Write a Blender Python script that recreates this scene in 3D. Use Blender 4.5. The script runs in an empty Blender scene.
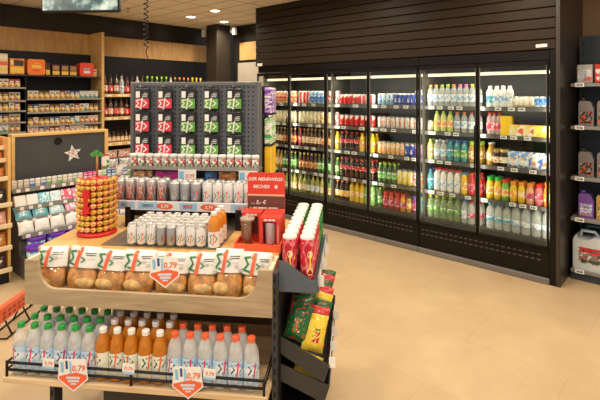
import bpy, math, random
from math import sin, cos, pi, hypot, atan2, radians
from mathutils import Vector, Matrix
random.seed(7)
SC = bpy.context.scene
COL = SC.collection
ORD = 'first second third fourth fifth sixth seventh eighth ninth tenth eleventh twelfth thirteenth fourteenth fifteenth sixteenth seventeenth eighteenth nineteenth twentieth'.split()

# ------------------------------------------------------------------ materials
def new_mat(name):
    m = bpy.data.materials.new(name); m.use_nodes = True
    nt = m.node_tree; b = nt.nodes['Principled BSDF']
    return m, nt, b
def C4(c): return (c[0], c[1], c[2], 1)
def M(name, col, rough=.5, metal=0, vary=.06, scale=9, coat=0, stretch=None, spec=.5):
    """plain material with a little procedural mottling"""
    if name in bpy.data.materials: return bpy.data.materials[name]
    m, nt, b = new_mat(name)
    tc = nt.nodes.new('ShaderNodeTexCoord'); n = nt.nodes.new('ShaderNodeTexNoise'); r = nt.nodes.new('ShaderNodeValToRGB')
    n.inputs['Scale'].default_value = scale; n.inputs['Detail'].default_value = 4
    src = tc.outputs['Object']
    if stretch:
        mp = nt.nodes.new('ShaderNodeMapping'); mp.inputs['Scale'].default_value = stretch
        nt.links.new(src, mp.inputs['Vector']); src = mp.outputs['Vector']
    nt.links.new(src, n.inputs['Vector']); nt.links.new(n.outputs['Fac'], r.inputs['Fac'])
    e = r.color_ramp.elements
    e[0].position = .3; e[1].position = .7
    e[0].color = C4([max(0, c*(1-vary)) for c in col]); e[1].color = C4([min(1, c*(1+vary)) for c in col])
    nt.links.new(r.outputs['Color'], b.inputs['Base Color'])
    b.inputs['Roughness'].default_value = rough; b.inputs['Metallic'].default_value = metal
    b.inputs['Coat Weight'].default_value = coat; b.inputs['Specular IOR Level'].default_value = spec
    return m
def P(name, cols, scale=60, kind='voronoi', rough=.4, stretch=(1, 1, 1), metal=0):
    """busy printed packaging: constant patches of several inks"""
    if name in bpy.data.materials: return bpy.data.materials[name]
    m, nt, b = new_mat(name)
    tc = nt.nodes.new('ShaderNodeTexCoord'); mp = nt.nodes.new('ShaderNodeMapping'); r = nt.nodes.new('ShaderNodeValToRGB')
    mp.inputs['Scale'].default_value = stretch; mp.inputs['Location'].default_value = (len(name)*.13, len(name)*.07, .11)
    nt.links.new(tc.outputs['Object'], mp.inputs['Vector'])
    if kind == 'voronoi':
        t = nt.nodes.new('ShaderNodeTexVoronoi'); t.inputs['Scale'].default_value = scale
        sp = nt.nodes.new('ShaderNodeSeparateColor'); nt.links.new(t.outputs['Color'], sp.inputs['Color']); out = sp.outputs['Red']
    elif kind == 'wave':
        t = nt.nodes.new('ShaderNodeTexWave'); t.inputs['Scale'].default_value = scale; t.inputs['Distortion'].default_value = 3; out = t.outputs['Fac']
    else:
        t = nt.nodes.new('ShaderNodeTexNoise'); t.inputs['Scale'].default_value = scale; t.inputs['Detail'].default_value = 2; out = t.outputs['Fac']
    nt.links.new(mp.outputs['Vector'], t.inputs['Vector']); nt.links.new(out, r.inputs['Fac'])
    cr = r.color_ramp; cr.interpolation = 'CONSTANT'
    k = len(cols)
    lo, hi = (.32, .68) if kind == 'noise' else (0, 1)
    for i, c in enumerate(cols):
        p = 0 if i == 0 else lo + (hi-lo)*i/k
        if i < 2: el = cr.elements[i]; el.position = p
        else: el = cr.elements.new(p)
        el.color = C4(c)
    nt.links.new(r.outputs['Color'], b.inputs['Base Color']); b.inputs['Roughness'].default_value = rough; b.inputs['Metallic'].default_value = metal
    return m
def CLEAR(name, col, trans=.5, tint=(1, 1, 1)):
    """clear plastic or glass with a liquid: see-through, glossy and a little milky"""
    if name in bpy.data.materials: return bpy.data.materials[name]
    m, nt, b = new_mat(name)
    nt.nodes.remove(b); out = nt.nodes['Material Output']
    tr = nt.nodes.new('ShaderNodeBsdfTransparent'); tr.inputs[0].default_value = C4(tint)
    p = nt.nodes.new('ShaderNodeBsdfPrincipled'); p.inputs['Roughness'].default_value = .12
    tc = nt.nodes.new('ShaderNodeTexCoord'); n = nt.nodes.new('ShaderNodeTexNoise'); n.inputs['Scale'].default_value = 40
    r = nt.nodes.new('ShaderNodeValToRGB'); r.color_ramp.elements[0].position = .35; r.color_ramp.elements[1].position = .65
    r.color_ramp.elements[0].color = C4([c*.85 for c in col]); r.color_ramp.elements[1].color = C4([min(1, c*1.1) for c in col])
    nt.links.new(tc.outputs['Object'], n.inputs['Vector']); nt.links.new(n.outputs['Fac'], r.inputs['Fac']); nt.links.new(r.outputs['Color'], p.inputs['Base Color'])
    p.inputs['Coat Weight'].default_value = .5
    mx = nt.nodes.new('ShaderNodeMixShader'); mx.inputs[0].default_value = 1-trans
    nt.links.new(tr.outputs[0], mx.inputs[1]); nt.links.new(p.outputs[0], mx.inputs[2]); nt.links.new(mx.outputs[0], out.inputs[0])
    return m
def GLASS(name, tint=(.95, .97, .96), refl=1.0):
    if name in bpy.data.materials: return bpy.data.materials[name]
    m, nt, b = new_mat(name); nt.nodes.remove(b); out = nt.nodes['Material Output']
    tr = nt.nodes.new('ShaderNodeBsdfTransparent'); tr.inputs[0].default_value = C4(tint)
    g = nt.nodes.new('ShaderNodeBsdfGlossy'); g.inputs['Roughness'].default_value = .02
    f = nt.nodes.new('ShaderNodeLayerWeight'); f.inputs['Blend'].default_value = .5
    pw = nt.nodes.new('ShaderNodeMath'); pw.operation = 'POWER'; pw.inputs[1].default_value = 5
    mu = nt.nodes.new('ShaderNodeMath'); mu.operation = 'MULTIPLY_ADD'; mu.inputs[1].default_value = .8*refl; mu.inputs[2].default_value = .035*refl
    mx = nt.nodes.new('ShaderNodeMixShader')
    nt.links.new(f.outputs['Facing'], pw.inputs[0]); nt.links.new(pw.outputs[0], mu.inputs[0]); nt.links.new(mu.outputs[0], mx.inputs[0])
    nt.links.new(tr.outputs[0], mx.inputs[1]); nt.links.new(g.outputs[0], mx.inputs[2]); nt.links.new(mx.outputs[0], out.inputs[0])
    return m
def EMIT(name, col, s):
    if name in bpy.data.materials: return bpy.data.materials[name]
    m, nt, b = new_mat(name)
    b.inputs['Base Color'].default_value = C4(col); b.inputs['Emission Color'].default_value = C4(col); b.inputs['Emission Strength'].default_value = s
    return m
def WOOD(name, c1, c2, stretch=(1.2, 14, 14), rough=.45, scale=3):
    if name in bpy.data.materials: return bpy.data.materials[name]
    m, nt, b = new_mat(name)
    tc = nt.nodes.new('ShaderNodeTexCoord'); mp = nt.nodes.new('ShaderNodeMapping'); n = nt.nodes.new('ShaderNodeTexNoise'); r = nt.nodes.new('ShaderNodeValToRGB')
    mp.inputs['Scale'].default_value = stretch
    n.inputs['Scale'].default_value = scale; n.inputs['Detail'].default_value = 6; n.inputs['Distortion'].default_value = .6
    nt.links.new(tc.outputs['Object'], mp.inputs['Vector']); nt.links.new(mp.outputs['Vector'], n.inputs['Vector']); nt.links.new(n.outputs['Fac'], r.inputs['Fac'])
    r.color_ramp.elements[0].position = .32; r.color_ramp.elements[1].position = .7
    r.color_ramp.elements[0].color = C4(c1); r.color_ramp.elements[1].color = C4(c2)
    nt.links.new(r.outputs['Color'], b.inputs['Base Color']); b.inputs['Roughness'].default_value = rough
    return m

# ------------------------------------------------------------------ mesh builder
class MB:
    def __init__(s): s.v, s.f, s.m, s.sm, s.mats = [], [], [], [], []
    def mi(s, mat):
        if mat not in s.mats: s.mats.append(mat)
        return s.mats.index(mat)
    def face(s, idx, mat, smooth=False): s.f.append(tuple(idx)); s.m.append(s.mi(mat)); s.sm.append(smooth)
    def poly(s, pts, mat):
        n = len(s.v); s.v += [tuple(p) for p in pts]; s.face(range(n, n+len(pts)), mat); return s
    def box(s, a, b, mat, bev=0, front=None, top=None):
        (x0, y0, z0), (x1, y1, z1) = a, b
        if bev <= 0:
            n = len(s.v)
            s.v += [(x, y, z) for z in (z0, z1) for y in (y0, y1) for x in (x0, x1)]
            for k, q in enumerate(((0, 2, 3, 1), (4, 5, 7, 6), (0, 1, 5, 4), (1, 3, 7, 5), (3, 2, 6, 7), (2, 0, 4, 6))):
                mt = front if (k == 2 and front) else (top if (k == 1 and top) else mat)
                s.face([n+i for i in q], mt)
            return s
        # chamfered box: each corner split three ways
        e = min(bev, (x1-x0)*.45, (y1-y0)*.45, (z1-z0)*.45); n = len(s.v); ix = {}
        for i, x in enumerate((x0, x1)):
            for j, y in enumerate((y0, y1)):
                for k, z in enumerate((z0, z1)):
                    sx, sy, sz = (e if i == 0 else -e), (e if j == 0 else -e), (e if k == 0 else -e)
                    for ax, p in enumerate(((x, y+sy, z+sz), (x+sx, y, z+sz), (x+sx, y+sy, z))):
                        ix[i, j, k, ax] = len(s.v); s.v.append(p)
        I = lambda i, j, k, a: ix[i, j, k, a]
        for i in (0, 1):
            q = [I(i, 0, 0, 0), I(i, 1, 0, 0), I(i, 1, 1, 0), I(i, 0, 1, 0)]; s.face(q if i else q[::-1], mat)
            q = [I(0, i, 0, 1), I(1, i, 0, 1), I(1, i, 1, 1), I(0, i, 1, 1)]; s.face(q[::-1] if i else q, front if (front and not i) else mat)
            q = [I(0, 0, i, 2), I(1, 0, i, 2), I(1, 1, i, 2), I(0, 1, i, 2)]; s.face(q if i else q[::-1], top if (top and i) else mat)
        for j in (0, 1):
            for k in (0, 1):
                q = [I(0, j, k, 1), I(1, j, k, 1), I(1, j, k, 2), I(0, j, k, 2)]; s.face(q if (j ^ k) == 0 else q[::-1], mat)
                q = [I(j, 0, k, 0), I(j, 1, k, 0), I(j, 1, k, 2), I(j, 0, k, 2)]; s.face(q[::-1] if (j ^ k) == 0 else q, mat)
                q = [I(j, k, 0, 0), I(j, k, 1, 0), I(j, k, 1, 1), I(j, k, 0, 1)]; s.face(q if (j ^ k) == 0 else q[::-1], mat)
        for i in (0, 1):
            for j in (0, 1):
                for k in (0, 1):
                    q = [I(i, j, k, 0), I(i, j, k, 1), I(i, j, k, 2)]; s.face(q if (i+j+k) % 2 else q[::-1], mat)
        return s
    def lathe(s, prof, mats, n=16, c=(0, 0), smooth=True, caps=True):
        """prof: [(r,z)], mats: one material or one per segment"""
        st = len(s.v)
        for r, z in prof:
            for k in range(n):
                a = 2*pi*k/n; s.v.append((c[0]+r*sin(a), c[1]-r*cos(a), z))
        for i in range(len(prof)-1):
            mt = mats[min(i, len(mats)-1)] if isinstance(mats, (list, tuple)) else mats
            for k in range(n):
                k2 = (k+1) % n
                s.face((st+i*n+k, st+i*n+k2, st+(i+1)*n+k2, st+(i+1)*n+k), mt, smooth)
        if caps:
            m0 = mats[0] if isinstance(mats, (list, tuple)) else mats; m1 = mats[-1] if isinstance(mats, (list, tuple)) else mats
            if prof[0][0] > 1e-4: s.face([st+k for k in range(n)][::-1], m0)
            if prof[-1][0] > 1e-4: s.face([st+(len(prof)-1)*n+k for k in range(n)], m1)
        return s
    def prism(s, pts, fn, t0, t1, mat, capmat=None):
        """extrude polygon pts (2D) between t0 and t1; fn(a,b,t) -> xyz"""
        n = len(s.v); k = len(pts)
        s.v += [fn(a, b, t0) for a, b in pts] + [fn(a, b, t1) for a, b in pts]
        s.face([n+i for i in range(k)], capmat or mat); s.face([n+k+i for i in range(k)][::-1], mat)
        for i in range(k): s.face((n+i, n+k+i, n+k+(i+1) % k, n+(i+1) % k), mat)
        return s
    def tube(s, path, r, mat, n=8, closed=False):
        st = len(s.v); path = [Vector(p) for p in path]; up = None
        for i, p in enumerate(path):
            if closed: d = path[(i+1) % len(path)]-path[i-1]
            else: d = path[min(i+1, len(path)-1)]-path[max(i-1, 0)]
            d.normalize()
            if up is None: up = Vector((0, 0, 1)) if abs(d.z) < .9 else Vector((1, 0, 0))
            a = d.cross(up); a.normalize(); b = a.cross(d); b.normalize(); up = b
            for k in range(n): s.v.append(tuple(p+a*(r*cos(2*pi*k/n))+b*(r*sin(2*pi*k/n))))
        m = len(path); segs = m if closed else m-1
        for i in range(segs):
            i2 = (i+1) % m
            for k in range(n): s.face((st+i*n+k, st+i*n+(k+1) % n, st+i2*n+(k+1) % n, st+i2*n+k), mat, True)
        if not closed:
            s.face([st+k for k in range(n)][::-1], mat); s.face([st+(m-1)*n+k for k in range(n)], mat)
        return s
    def sphere(s, c, r, mat, n=10, k=7, sq=(1, 1, 1)):
        st = len(s.v)
        for i in range(k+1):
            t = pi*i/k
            for j in range(n):
                a = 2*pi*j/n; s.v.append((c[0]+r*sq[0]*sin(t)*cos(a), c[1]+r*sq[1]*sin(t)*sin(a), c[2]-r*sq[2]*cos(t)))
        for i in range(k):
            for j in range(n): s.face((st+i*n+j, st+i*n+(j+1) % n, st+(i+1)*n+(j+1) % n, st+(i+1)*n+j), mat, True)
        return s
    def flat(s, polys, fn):
        """polys: [(pts2d, mat)], fn(a,b) -> xyz"""
        for pts, mat in polys:
            n = len(s.v); s.v += [tuple(fn(a, b)) for a, b in pts]; s.face(range(n, n+len(pts)), mat)
        return s
    def mesh(s, name):
        me = bpy.data.meshes.new(name); me.from_pydata(s.v, [], s.f)
        for m in s.mats: me.materials.append(m)
        me.polygons.foreach_set('material_index', s.m); me.polygons.foreach_set('use_smooth', s.sm)
        me.update(); me.validate(); return me

# --------------------------------------------------- glyphs and lettering (2D polygons)
def stroke(pts, w, mat):
    out = []
    fine = [pts[0]]
    for (a, b), (c, d) in zip(pts, pts[1:]):
        k = max(1, int(hypot(c-a, d-b)/.22)); fine += [(a+(c-a)*q/k, b+(d-b)*q/k) for q in range(1, k+1)]
    pts = fine
    for (a, b), (c, d) in zip(pts, pts[1:]):
        l = hypot(c-a, d-b) or 1; nx, ny = -(d-b)/l*w/2, (c-a)/l*w/2; ex, ey = (c-a)/l*w*.2, (d-b)/l*w*.2
        out.append(([(a-ex-nx, b-ey-ny), (c+ex-nx, d+ey-ny), (c+ex+nx, d+ey+ny), (a-ex+nx, b-ey+ny)], mat))
    return out
def logo(dark, red, extra=True, rw=.11):
    """zigzag, tall slanted stroke and chevron, in a unit square"""
    o = stroke([(.36, .84), (.06, .78), (.26, .5), (.03, .2), (.36, .14)], .1, dark)
    o += stroke([(.45, .0), (.6, 1.0)], rw, red) + stroke([(.44, .80), (.6, .98)], rw*.75, red)
    if extra: o += stroke([(.7, .78), (.96, .5), (.68, .24)], .1, dark)
    return o
def xf(polys, sx, sy, ox, oy): return [([(a*sx+ox, b*sy+oy) for a, b in p], m) for p, m in polys]
_tx = {}
def text2d(txt, size, mat, shear=0, align='CENTER'):
    key = (txt, shear, align)
    if key not in _tx:
        cu = bpy.data.curves.new('lettering', 'FONT'); cu.body = txt; cu.size = 1; cu.align_x = align; cu.shear = shear; cu.resolution_u = 2; cu.offset = .022
        ob = bpy.data.objects.new('lettering', cu); COL.objects.link(ob)
        dg = bpy.context.evaluated_depsgraph_get(); me = bpy.data.meshes.new_from_object(ob.evaluated_get(dg))
        _tx[key] = [[(me.vertices[i].co.x, me.vertices[i].co.y) for i in p.vertices] for p in me.polygons]
        bpy.data.objects.remove(ob); bpy.data.meshes.remove(me); bpy.data.curves.remove(cu)
    return [([(a*size, b*size) for a, b in p], mat) for p in _tx[key]]
def rect(x0, y0, x1, y1, mat): return [([(x0, y0), (x1, y0), (x1, y1), (x0, y1)], mat)]
def bars(x, y, w, h, mat, cuts=(.3, .42, .7, .78)):
    """a line of unreadable small print"""
    e = [0]+list(cuts)+[1]
    return [r for k in range(0, len(e)-1, 2) for r in rect(x+w*e[k], y, x+w*e[k+1], y+h, mat)]

# ------------------------------------------------------------------ objects
def link(name, me, parent=None, loc=(0, 0, 0), rot=(0, 0, 0)):
    o = bpy.data.objects.new(name, me); COL.objects.link(o); o.location = loc; o.rotation_euler = rot
    if parent: o.parent = parent
    return o
def tag(o, label, cat, group=None, kind=None):
    if label: o['label'] = label
    if cat: o['category'] = cat
    if group: o['group'] = group
    if kind: o['kind'] = kind
    return o
def structure(name, mb, loc=(0, 0, 0), rz=0): return tag(link(name, mb.mesh(name), None, loc, (0, 0, rz)), None, None, None, 'structure')
def empty(name, loc, rz, label, cat, group=None):
    return tag(link(name, None, None, loc, (0, 0, rz)), label, cat, group)
class Proto:
    """a kind of thing: a root mesh or an Empty, with part meshes [(name, mesh, [(sub, mesh)])]"""
    def __init__(s, name, root, parts=()): s.name, s.root, s.parts, s.src = name, root, parts, None
    def put(s, loc, rot, label, cat, group=None):
        if not isinstance(rot, (tuple, list)): rot = (0, 0, rot)
        r = tag(link(s.name, s.root, None, loc, rot), label, cat, group)
        for p in s.parts:
            o = link(p[0], p[1], r)
            for q in (p[2] if len(p) > 2 else ()): link(q[0], q[1], o)
        return r
_cache = {}
def once(key, fn):
    if key not in _cache: _cache[key] = fn()
    return _cache[key]

# ------------------------------------------------------------------ frames of the room
_n = hypot(505, 453)
class Frame:
    def __init__(s, o, a): s.o, s.a, s.rz = o, a, atan2(a[1], a[0])
    def __call__(s, x, y, z=0):
        return (s.o[0]+x*s.a[0]-y*s.a[1], s.o[1]+x*s.a[1]+y*s.a[0], z)
FR = Frame((2.2, 3.893), (505/_n, -453/_n))      # along the drinks cooler, x towards the oil shelf, y into the cooler
WL = Frame((-3.117, 7.06), (453/_n, 505/_n))     # along the cashier wall
IS = Frame((-.1205, 1.95), (.9934, -.115))       # the promotion island
H = 2.865                                        # ceiling

# camera: level, with a lowered lens shift as architecture is photographed
cam = bpy.data.cameras.new('camera'); co = bpy.data.objects.new('camera', cam); COL.objects.link(co); SC.camera = co
cam.sensor_width = 36; cam.lens = 453*36/600; cam.shift_y = -106/600; cam.clip_end = 60
co.location = (0, 0, 1.65); co.rotation_euler = (pi/2, 0, 0)

# ------------------------------------------------------------------ shared materials
black = M('black_metal', (.008, .008, .009), .42, spec=.3)
charcoal = M('charcoal_panel', (.035, .034, .034), .5)
slate = M('slate_metal', (.09, .115, .145), .45)
dkbrown = M('dark_cladding', (.026, .0155, .008), .5, spec=.22, stretch=(1, 8, 30), vary=.25)
coolblk = M('cooler_frame', (.006, .0045, .0035), .34, spec=.22)
white = M('white_plastic', (.85, .84, .81), .4)
paper = M('white_paper', (.88, .87, .84), .6)
steel = M('steel', (.56, .55, .53), .42, .9)
alu = M('aluminium', (.62, .62, .62), .35, .9)
grey = M('grey_plastic', (.32, .32, .32), .5)
oak = WOOD('oak_board', (.62, .43, .24), (.78, .59, .36))
oakg = WOOD('grey_oak_board', (.34, .25, .15), (.48, .375, .24), (1.5, 10, 18))
oaky = WOOD('honey_wood', (.66, .40, .13), (.80, .53, .20), (1, 6, 6))
oakwall = WOOD('wall_wood', (.46, .26, .09), (.62, .37, .14), (6, 6, 1.2))
red = M('red_ink', (.75, .03, .03), .45); redo = M('orange_red_ink', (.85, .14, .05), .45)
green = M('green_ink', (.02, .22, .08), .45); dark = M('dark_ink', (.02, .03, .03), .5)
blue = M('light_blue_ink', (.25, .55, .85), .5); navy = M('navy_ink', (.03, .07, .3), .45)
def ink(n, c, r=.42): return M('ink_'+n, c, r)

# ================================================================== ROOM
def floor_mat():
    m, nt, b = new_mat('beige_floor_tiles')
    tc = nt.nodes.new('ShaderNodeTexCoord'); br = nt.nodes.new('ShaderNodeTexBrick'); n = nt.nodes.new('ShaderNodeTexNoise'); n2 = nt.nodes.new('ShaderNodeTexNoise')
    br.offset = .5; br.inputs['Scale'].default_value = 1; br.inputs['Brick Width'].default_value = 1.2; br.inputs['Row Height'].default_value = .6
    br.inputs['Mortar Size'].default_value = .002; br.inputs['Mortar Smooth'].default_value = .3
    br.inputs['Color1'].default_value = (.55, .40, .232, 1); br.inputs['Color2'].default_value = (.56, .41, .24, 1); br.inputs['Mortar'].default_value = (.45, .32, .19, 1)
    n.inputs['Scale'].default_value = 3.2; n.inputs['Detail'].default_value = 8; n.inputs['Roughness'].default_value = .65
    mx = nt.nodes.new('ShaderNodeMixRGB'); mx.blend_type = 'OVERLAY'; mx.inputs[0].default_value = .35
    nt.links.new(tc.outputs['Object'], br.inputs['Vector']); nt.links.new(tc.outputs['Object'], n.inputs['Vector'])
    nt.links.new(br.outputs['Color'], mx.inputs[1]); nt.links.new(n.outputs['Color'], mx.inputs[2])
    g = nt.nodes.new('ShaderNodeRGBToBW'); nt.links.new(n.outputs['Color'], g.inputs[0]); nt.links.new(g.outputs[0], mx.inputs[2])
    nt.links.new(mx.outputs[0], b.inputs['Base Color']); b.inputs['Roughness'].default_value = .38
    return m
structure('floor', MB().box((-9, -4, -.1), (6, 12, 0), floor_mat()), (0, 0, 0), 0).rotation_euler = (0, 0, 0)
bpy.data.objects['floor'].data.transform(Matrix.Rotation(-FR.rz, 4, 'Z')); bpy.data.objects['floor'].rotation_euler = (0, 0, FR.rz)
def ceil_mat():
    m, nt, b = new_mat('ceiling_tiles')
    tc = nt.nodes.new('ShaderNodeTexCoord'); br = nt.nodes.new('ShaderNodeTexBrick'); n = nt.nodes.new('ShaderNodeTexNoise')
    br.offset = 0; br.inputs['Scale'].default_value = 1; br.inputs['Brick Width'].default_value = .6; br.inputs['Row Height'].default_value = .3
    br.inputs['Mortar Size'].default_value = .009
    br.inputs['Color1'].default_value = (.93, .88, .79, 1); br.inputs['Color2'].default_value = (.92, .86, .77, 1); br.inputs['Mortar'].default_value = (.40, .30, .19, 1)
    n.inputs['Scale'].default_value = 30
    mx = nt.nodes.new('ShaderNodeMixRGB'); mx.blend_type = 'MULTIPLY'; mx.inputs[0].default_value = .1
    nt.links.new(tc.outputs['Object'], br.inputs['Vector']); nt.links.new(tc.outputs['Object'], n.inputs['Vector'])
    nt.links.new(br.outputs['Color'], mx.inputs[1]); nt.links.new(n.outputs['Color'], mx.inputs[2])
    nt.links.new(mx.outputs[0], b.inputs['Base Color']); b.inputs['Roughness'].default_value = .8
    return m
structure('ceiling', MB().box((-7.5, -4.5, H), (7.5, 1.2, H+.1), ceil_mat()), FR(0, 0), FR.rz)
wallm = M('dark_wall_panel', (.022, .019, .016), .28, vary=.12, spec=.35)
mb = MB()
for k in range(5): mb.box((-4.3+1.5*k, 0, 0), (-4.3+1.5*k+1.494, .12, H), wallm)
structure('wall_left', mb, WL(0, 0), WL.rz)
wbm = M('brown_wall', (.30, .20, .12), .6)
mb = MB(); mb.box((-5.4, .926, 0), (-3.8, 1.05, H), wallm); mb.box((-3.8, .926, 0), (3, 1.05, H), wbm)
structure('wall_back', mb, FR(0, 0), FR.rz)
structure('trim_1', MB().box((-4.0, -.02, 2.245), (2.0, 0, 2.555), oakwall), WL(0, 0), WL.rz)
structure('trim_2', MB().box((-5.2, .9, 2.245), (-3.8, .926, 2.555), oakwall), FR(0, 0), FR.rz)
# column in the corner, and the light panel beside it
cxl, cyl = -1.45, 8.05
structure('column', MB().box((-.155, -.15, 0), (.155, .15, H), M('column_brown', (.030, .023, .017), .45, spec=.3), .01), (cxl, cyl, 0), FR.rz)
structure('wall_panel', MB().box((-5.25, .9, 0), (-3.8, .926, 2.2), M('light_grey_panel', (.42, .37, .30), .45)), FR(0, 0), FR.rz)
# slatted canopy above the cooler
mb = MB(); nb = 9; z0 = 2.035; bh = (H-z0)/nb
mb.box((-3.79, .012, z0), (0, .92, H), M('canopy_groove', (.006, .005, .004), .7))
for k in range(nb): mb.box((-3.79, -.012, z0+k*bh+.004), (-.0, .02, z0+(k+1)*bh-.004), dkbrown, .004)
structure('trim_3', mb, FR(0, 0), FR.rz)
structure('trim_4', MB().box((.0, -.02, 0), (.036, .92, H), M('end_panel', (.032, .025, .019), .36), .003).box((-.045, -.018, 0), (-.001, .92, 2.033), coolblk, .003), FR(0, 0), FR.rz)

# ================================================================== FRIDGE ITEMS
ZS = [.345, .633, .957, 1.256, 1.522]     # bottom deck and four shelves
DOORN = ['sixth', 'fifth', 'fourth', 'third', 'second', 'first']
SHN = ['bottom', 'fourth', 'third', 'second', 'top']
def can_mesh(r, h, body, n=14, logos=None, lid=True):
    mb = MB()
    mb.lathe([(r*.76, 0), (r*.82, .003), (r, .010), (r, h-.014), (r*.82, h-.004)], [steel, steel, body, steel], n)
    if logos: cyl_logo(mb, r+.0004, *logos)
    if lid: lidp(mb, r, h, n)
    return mb
def lidp(mb, r, h, n=14):
    mb.lathe([(r*.82, h-.004), (r*.84, h), (r*.78, h), (r*.74, h-.004), (0, h-.0045)], steel, n, caps=False)
    mb.box((-r*.2, -r*.55, h-.0042), (r*.2, r*.15, h-.002), alu)
def cyl_logo(mb, r, zc, w, h, dk, rd, ang=0, extra=True, words=None):
    L = xf(logo(dk, rd, extra), w, h, -w/2, zc-h/2)
    if words: L += words
    mb.flat(L, lambda a, b: (r*sin(a/r+ang), -r*cos(a/r+ang), b))
BOT = {
 'pet': ([(.80, 0), (.97, .03), (1, .07), (.97, .3), (1, .34), (1, .60), (.96, .68), (.84, .77), (.60, .85), (.42, .89), (.40, .935)], .44),
 'wine': ([(.9, 0), (1, .03), (1, .56), (.85, .64), (.5, .72), (.38, .76), (.37, .92)], .39),
 'beer': ([(.9, 0), (1, .02), (1, .54), (.9, .62), (.6, .74), (.42, .82), (.42, .95)], .45),
 'juice': ([(.85, 0), (1, .03), (1, .58), (.95, .66), (.75, .76), (.62, .82), (.6, .87)], .64),
 'jar': ([(.9, 0), (1, .03), (1, .70), (.88, .78), (.7, .82), (.7, .86)], .74),
}
def bottle(kind, r, h, body, label, cap, lab=(.22, .56), n=14, name='bottle', logos=None, cone=None):
    prof, cr = BOT[kind]
    b = MB().lathe([(a*r, z*h) for a, z in prof], body, n)
    l = None
    if label:
        l = MB(); rr = r*1.012+.0006
        l.lathe([(rr, lab[0]*h), (rr, lab[1]*h)], label, n, caps=False)
        if logos: cyl_logo(l, rr+.0006, *logos)
    zt = prof[-1][1]*h
    c = MB(); c.lathe([(cr*r*1.08, zt-.006*(h/.2)), (cr*r*1.14, zt-.006), (cr*r*1.14, h-.002), (cr*r*.95, h)], cap, max(10, n-4), smooth=False)
    parts = [('bottle_body', b.mesh(name+'_body'))]
    if l: parts.append(('label', l.mesh(name+'_label')))
    parts.append(('cap', c.mesh(name+'_cap')))
    return Proto(name, None, parts)
def simple_can(key, r, h, body):
    return once(('can', key, r, h), lambda: Proto('beverage_can', can_mesh(r, h, body, 12).mesh('beverage_can_'+key)))
clearw = CLEAR('clear_water', (.86, .90, .88), .62)
clearg = CLEAR('clear_green', (.48, .64, .38), .62, (.92, 1, .86))
cola = M('cola_brown', (.035, .014, .008), .08, coat=.6)
beerbr = M('brown_glass', (.09, .035, .010), .07, coat=.6); beergr = M('green_glass', (.06, .13, .03), .07, coat=.6); gold = M('gold_foil', (.75, .52, .15), .3, .7)
goldw = M('golden_drink', (.52, .32, .05), .1, coat=.5); winegr = M('pale_wine', (.34, .33, .07), .08, coat=.5)
yel = M('yellow_drink', (.85, .55, .03), .12, coat=.4); ora = M('orange_drink', (.85, .33, .03), .12, coat=.4)
pea = M('peach_drink', (.85, .42, .25), .15, coat=.4); pnk = M('pink_drink', (.75, .2, .22), .15, coat=.4); rdd = M('red_drink', (.6, .03, .03), .12, coat=.4)
grd = M('green_drink', (.18, .5, .08), .12, coat=.4); tea = M('amber_tea', (.68, .25, .02), .1, coat=.5); teal = M('teal_drink', (.06, .30, .34), .12, coat=.4)
milk = M('white_milk', (.82, .82, .78), .3); mint = M('mint_milk', (.62, .78, .70), .3)
def capm(n): return {'red': ink('cap_red', (.75, .04, .03)), 'orange': ink('cap_orange', (.95, .30, .03)), 'green': ink('cap_green', (.05, .50, .08)), 'lime': ink('cap_lime', (.45, .75, .05)),
    'yellow': ink('cap_yellow', (.92, .68, .05)), 'pink': ink('cap_pink', (.9, .18, .42)), 'blue': ink('cap_blue', (.04, .22, .65)), 'white': ink('cap_white', (.86, .86, .84)), 'teal': ink('cap_teal', (.05, .45, .5)),
    'gold': gold, 'black': ink('cap_black', (.02, .02, .02)), 'amber': ink('cap_amber', (.95, .45, .04)), 'violet': ink('cap_violet', (.10, .08, .5))}[n]
def B(key, kind, r, h, body, label, cap, name='drink_bottle', lab=(.22, .56)):
    return once(('b', key), lambda: bottle(kind, r, h, body, label, capm(cap), lab, 12, name))
lw = P('label_white_blue', [(.85, .86, .85), (.85, .86, .85), (.2, .45, .75), (.85, .86, .85)], 55)
lred = P('label_red_white', [(.7, .03, .03), (.7, .03, .03), (.9, .88, .85), (.7, .03, .03)], 60)
lcream = P('label_cream', [(.85, .80, .65), (.85, .8, .65), (.6, .12, .06), (.8, .6, .2)], 60)
lgold = P('label_gold', [(.75, .5, .1), (.9, .85, .7), (.75, .5, .1), (.5, .1, .05)], 60)
lgreen = P('label_green', [(.08, .4, .1), (.85, .85, .8), (.08, .4, .1), (.3, .6, .1)], 60)
lora = P('label_orange', [(.9, .35, .04), (.95, .7, .1), (.9, .35, .04), (.85, .85, .8)], 60)
lpink = P('label_pink', [(.8, .2, .3), (.9, .85, .85), (.8, .2, .3), (.5, .05, .1)], 60)
lfruit = P('label_fruit', [(.9, .6, .05), (.3, .6, .08), (.9, .3, .05), (.9, .85, .7)], 50)
lteal = P('label_teal', [(.1, .45, .55), (.8, .87, .87), (.1, .45, .55), (.05, .2, .4)], 55)
def canp(n, cols, k='voronoi', s=45): return P('can_'+n, cols, s, k, .32, metal=.15)
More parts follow.
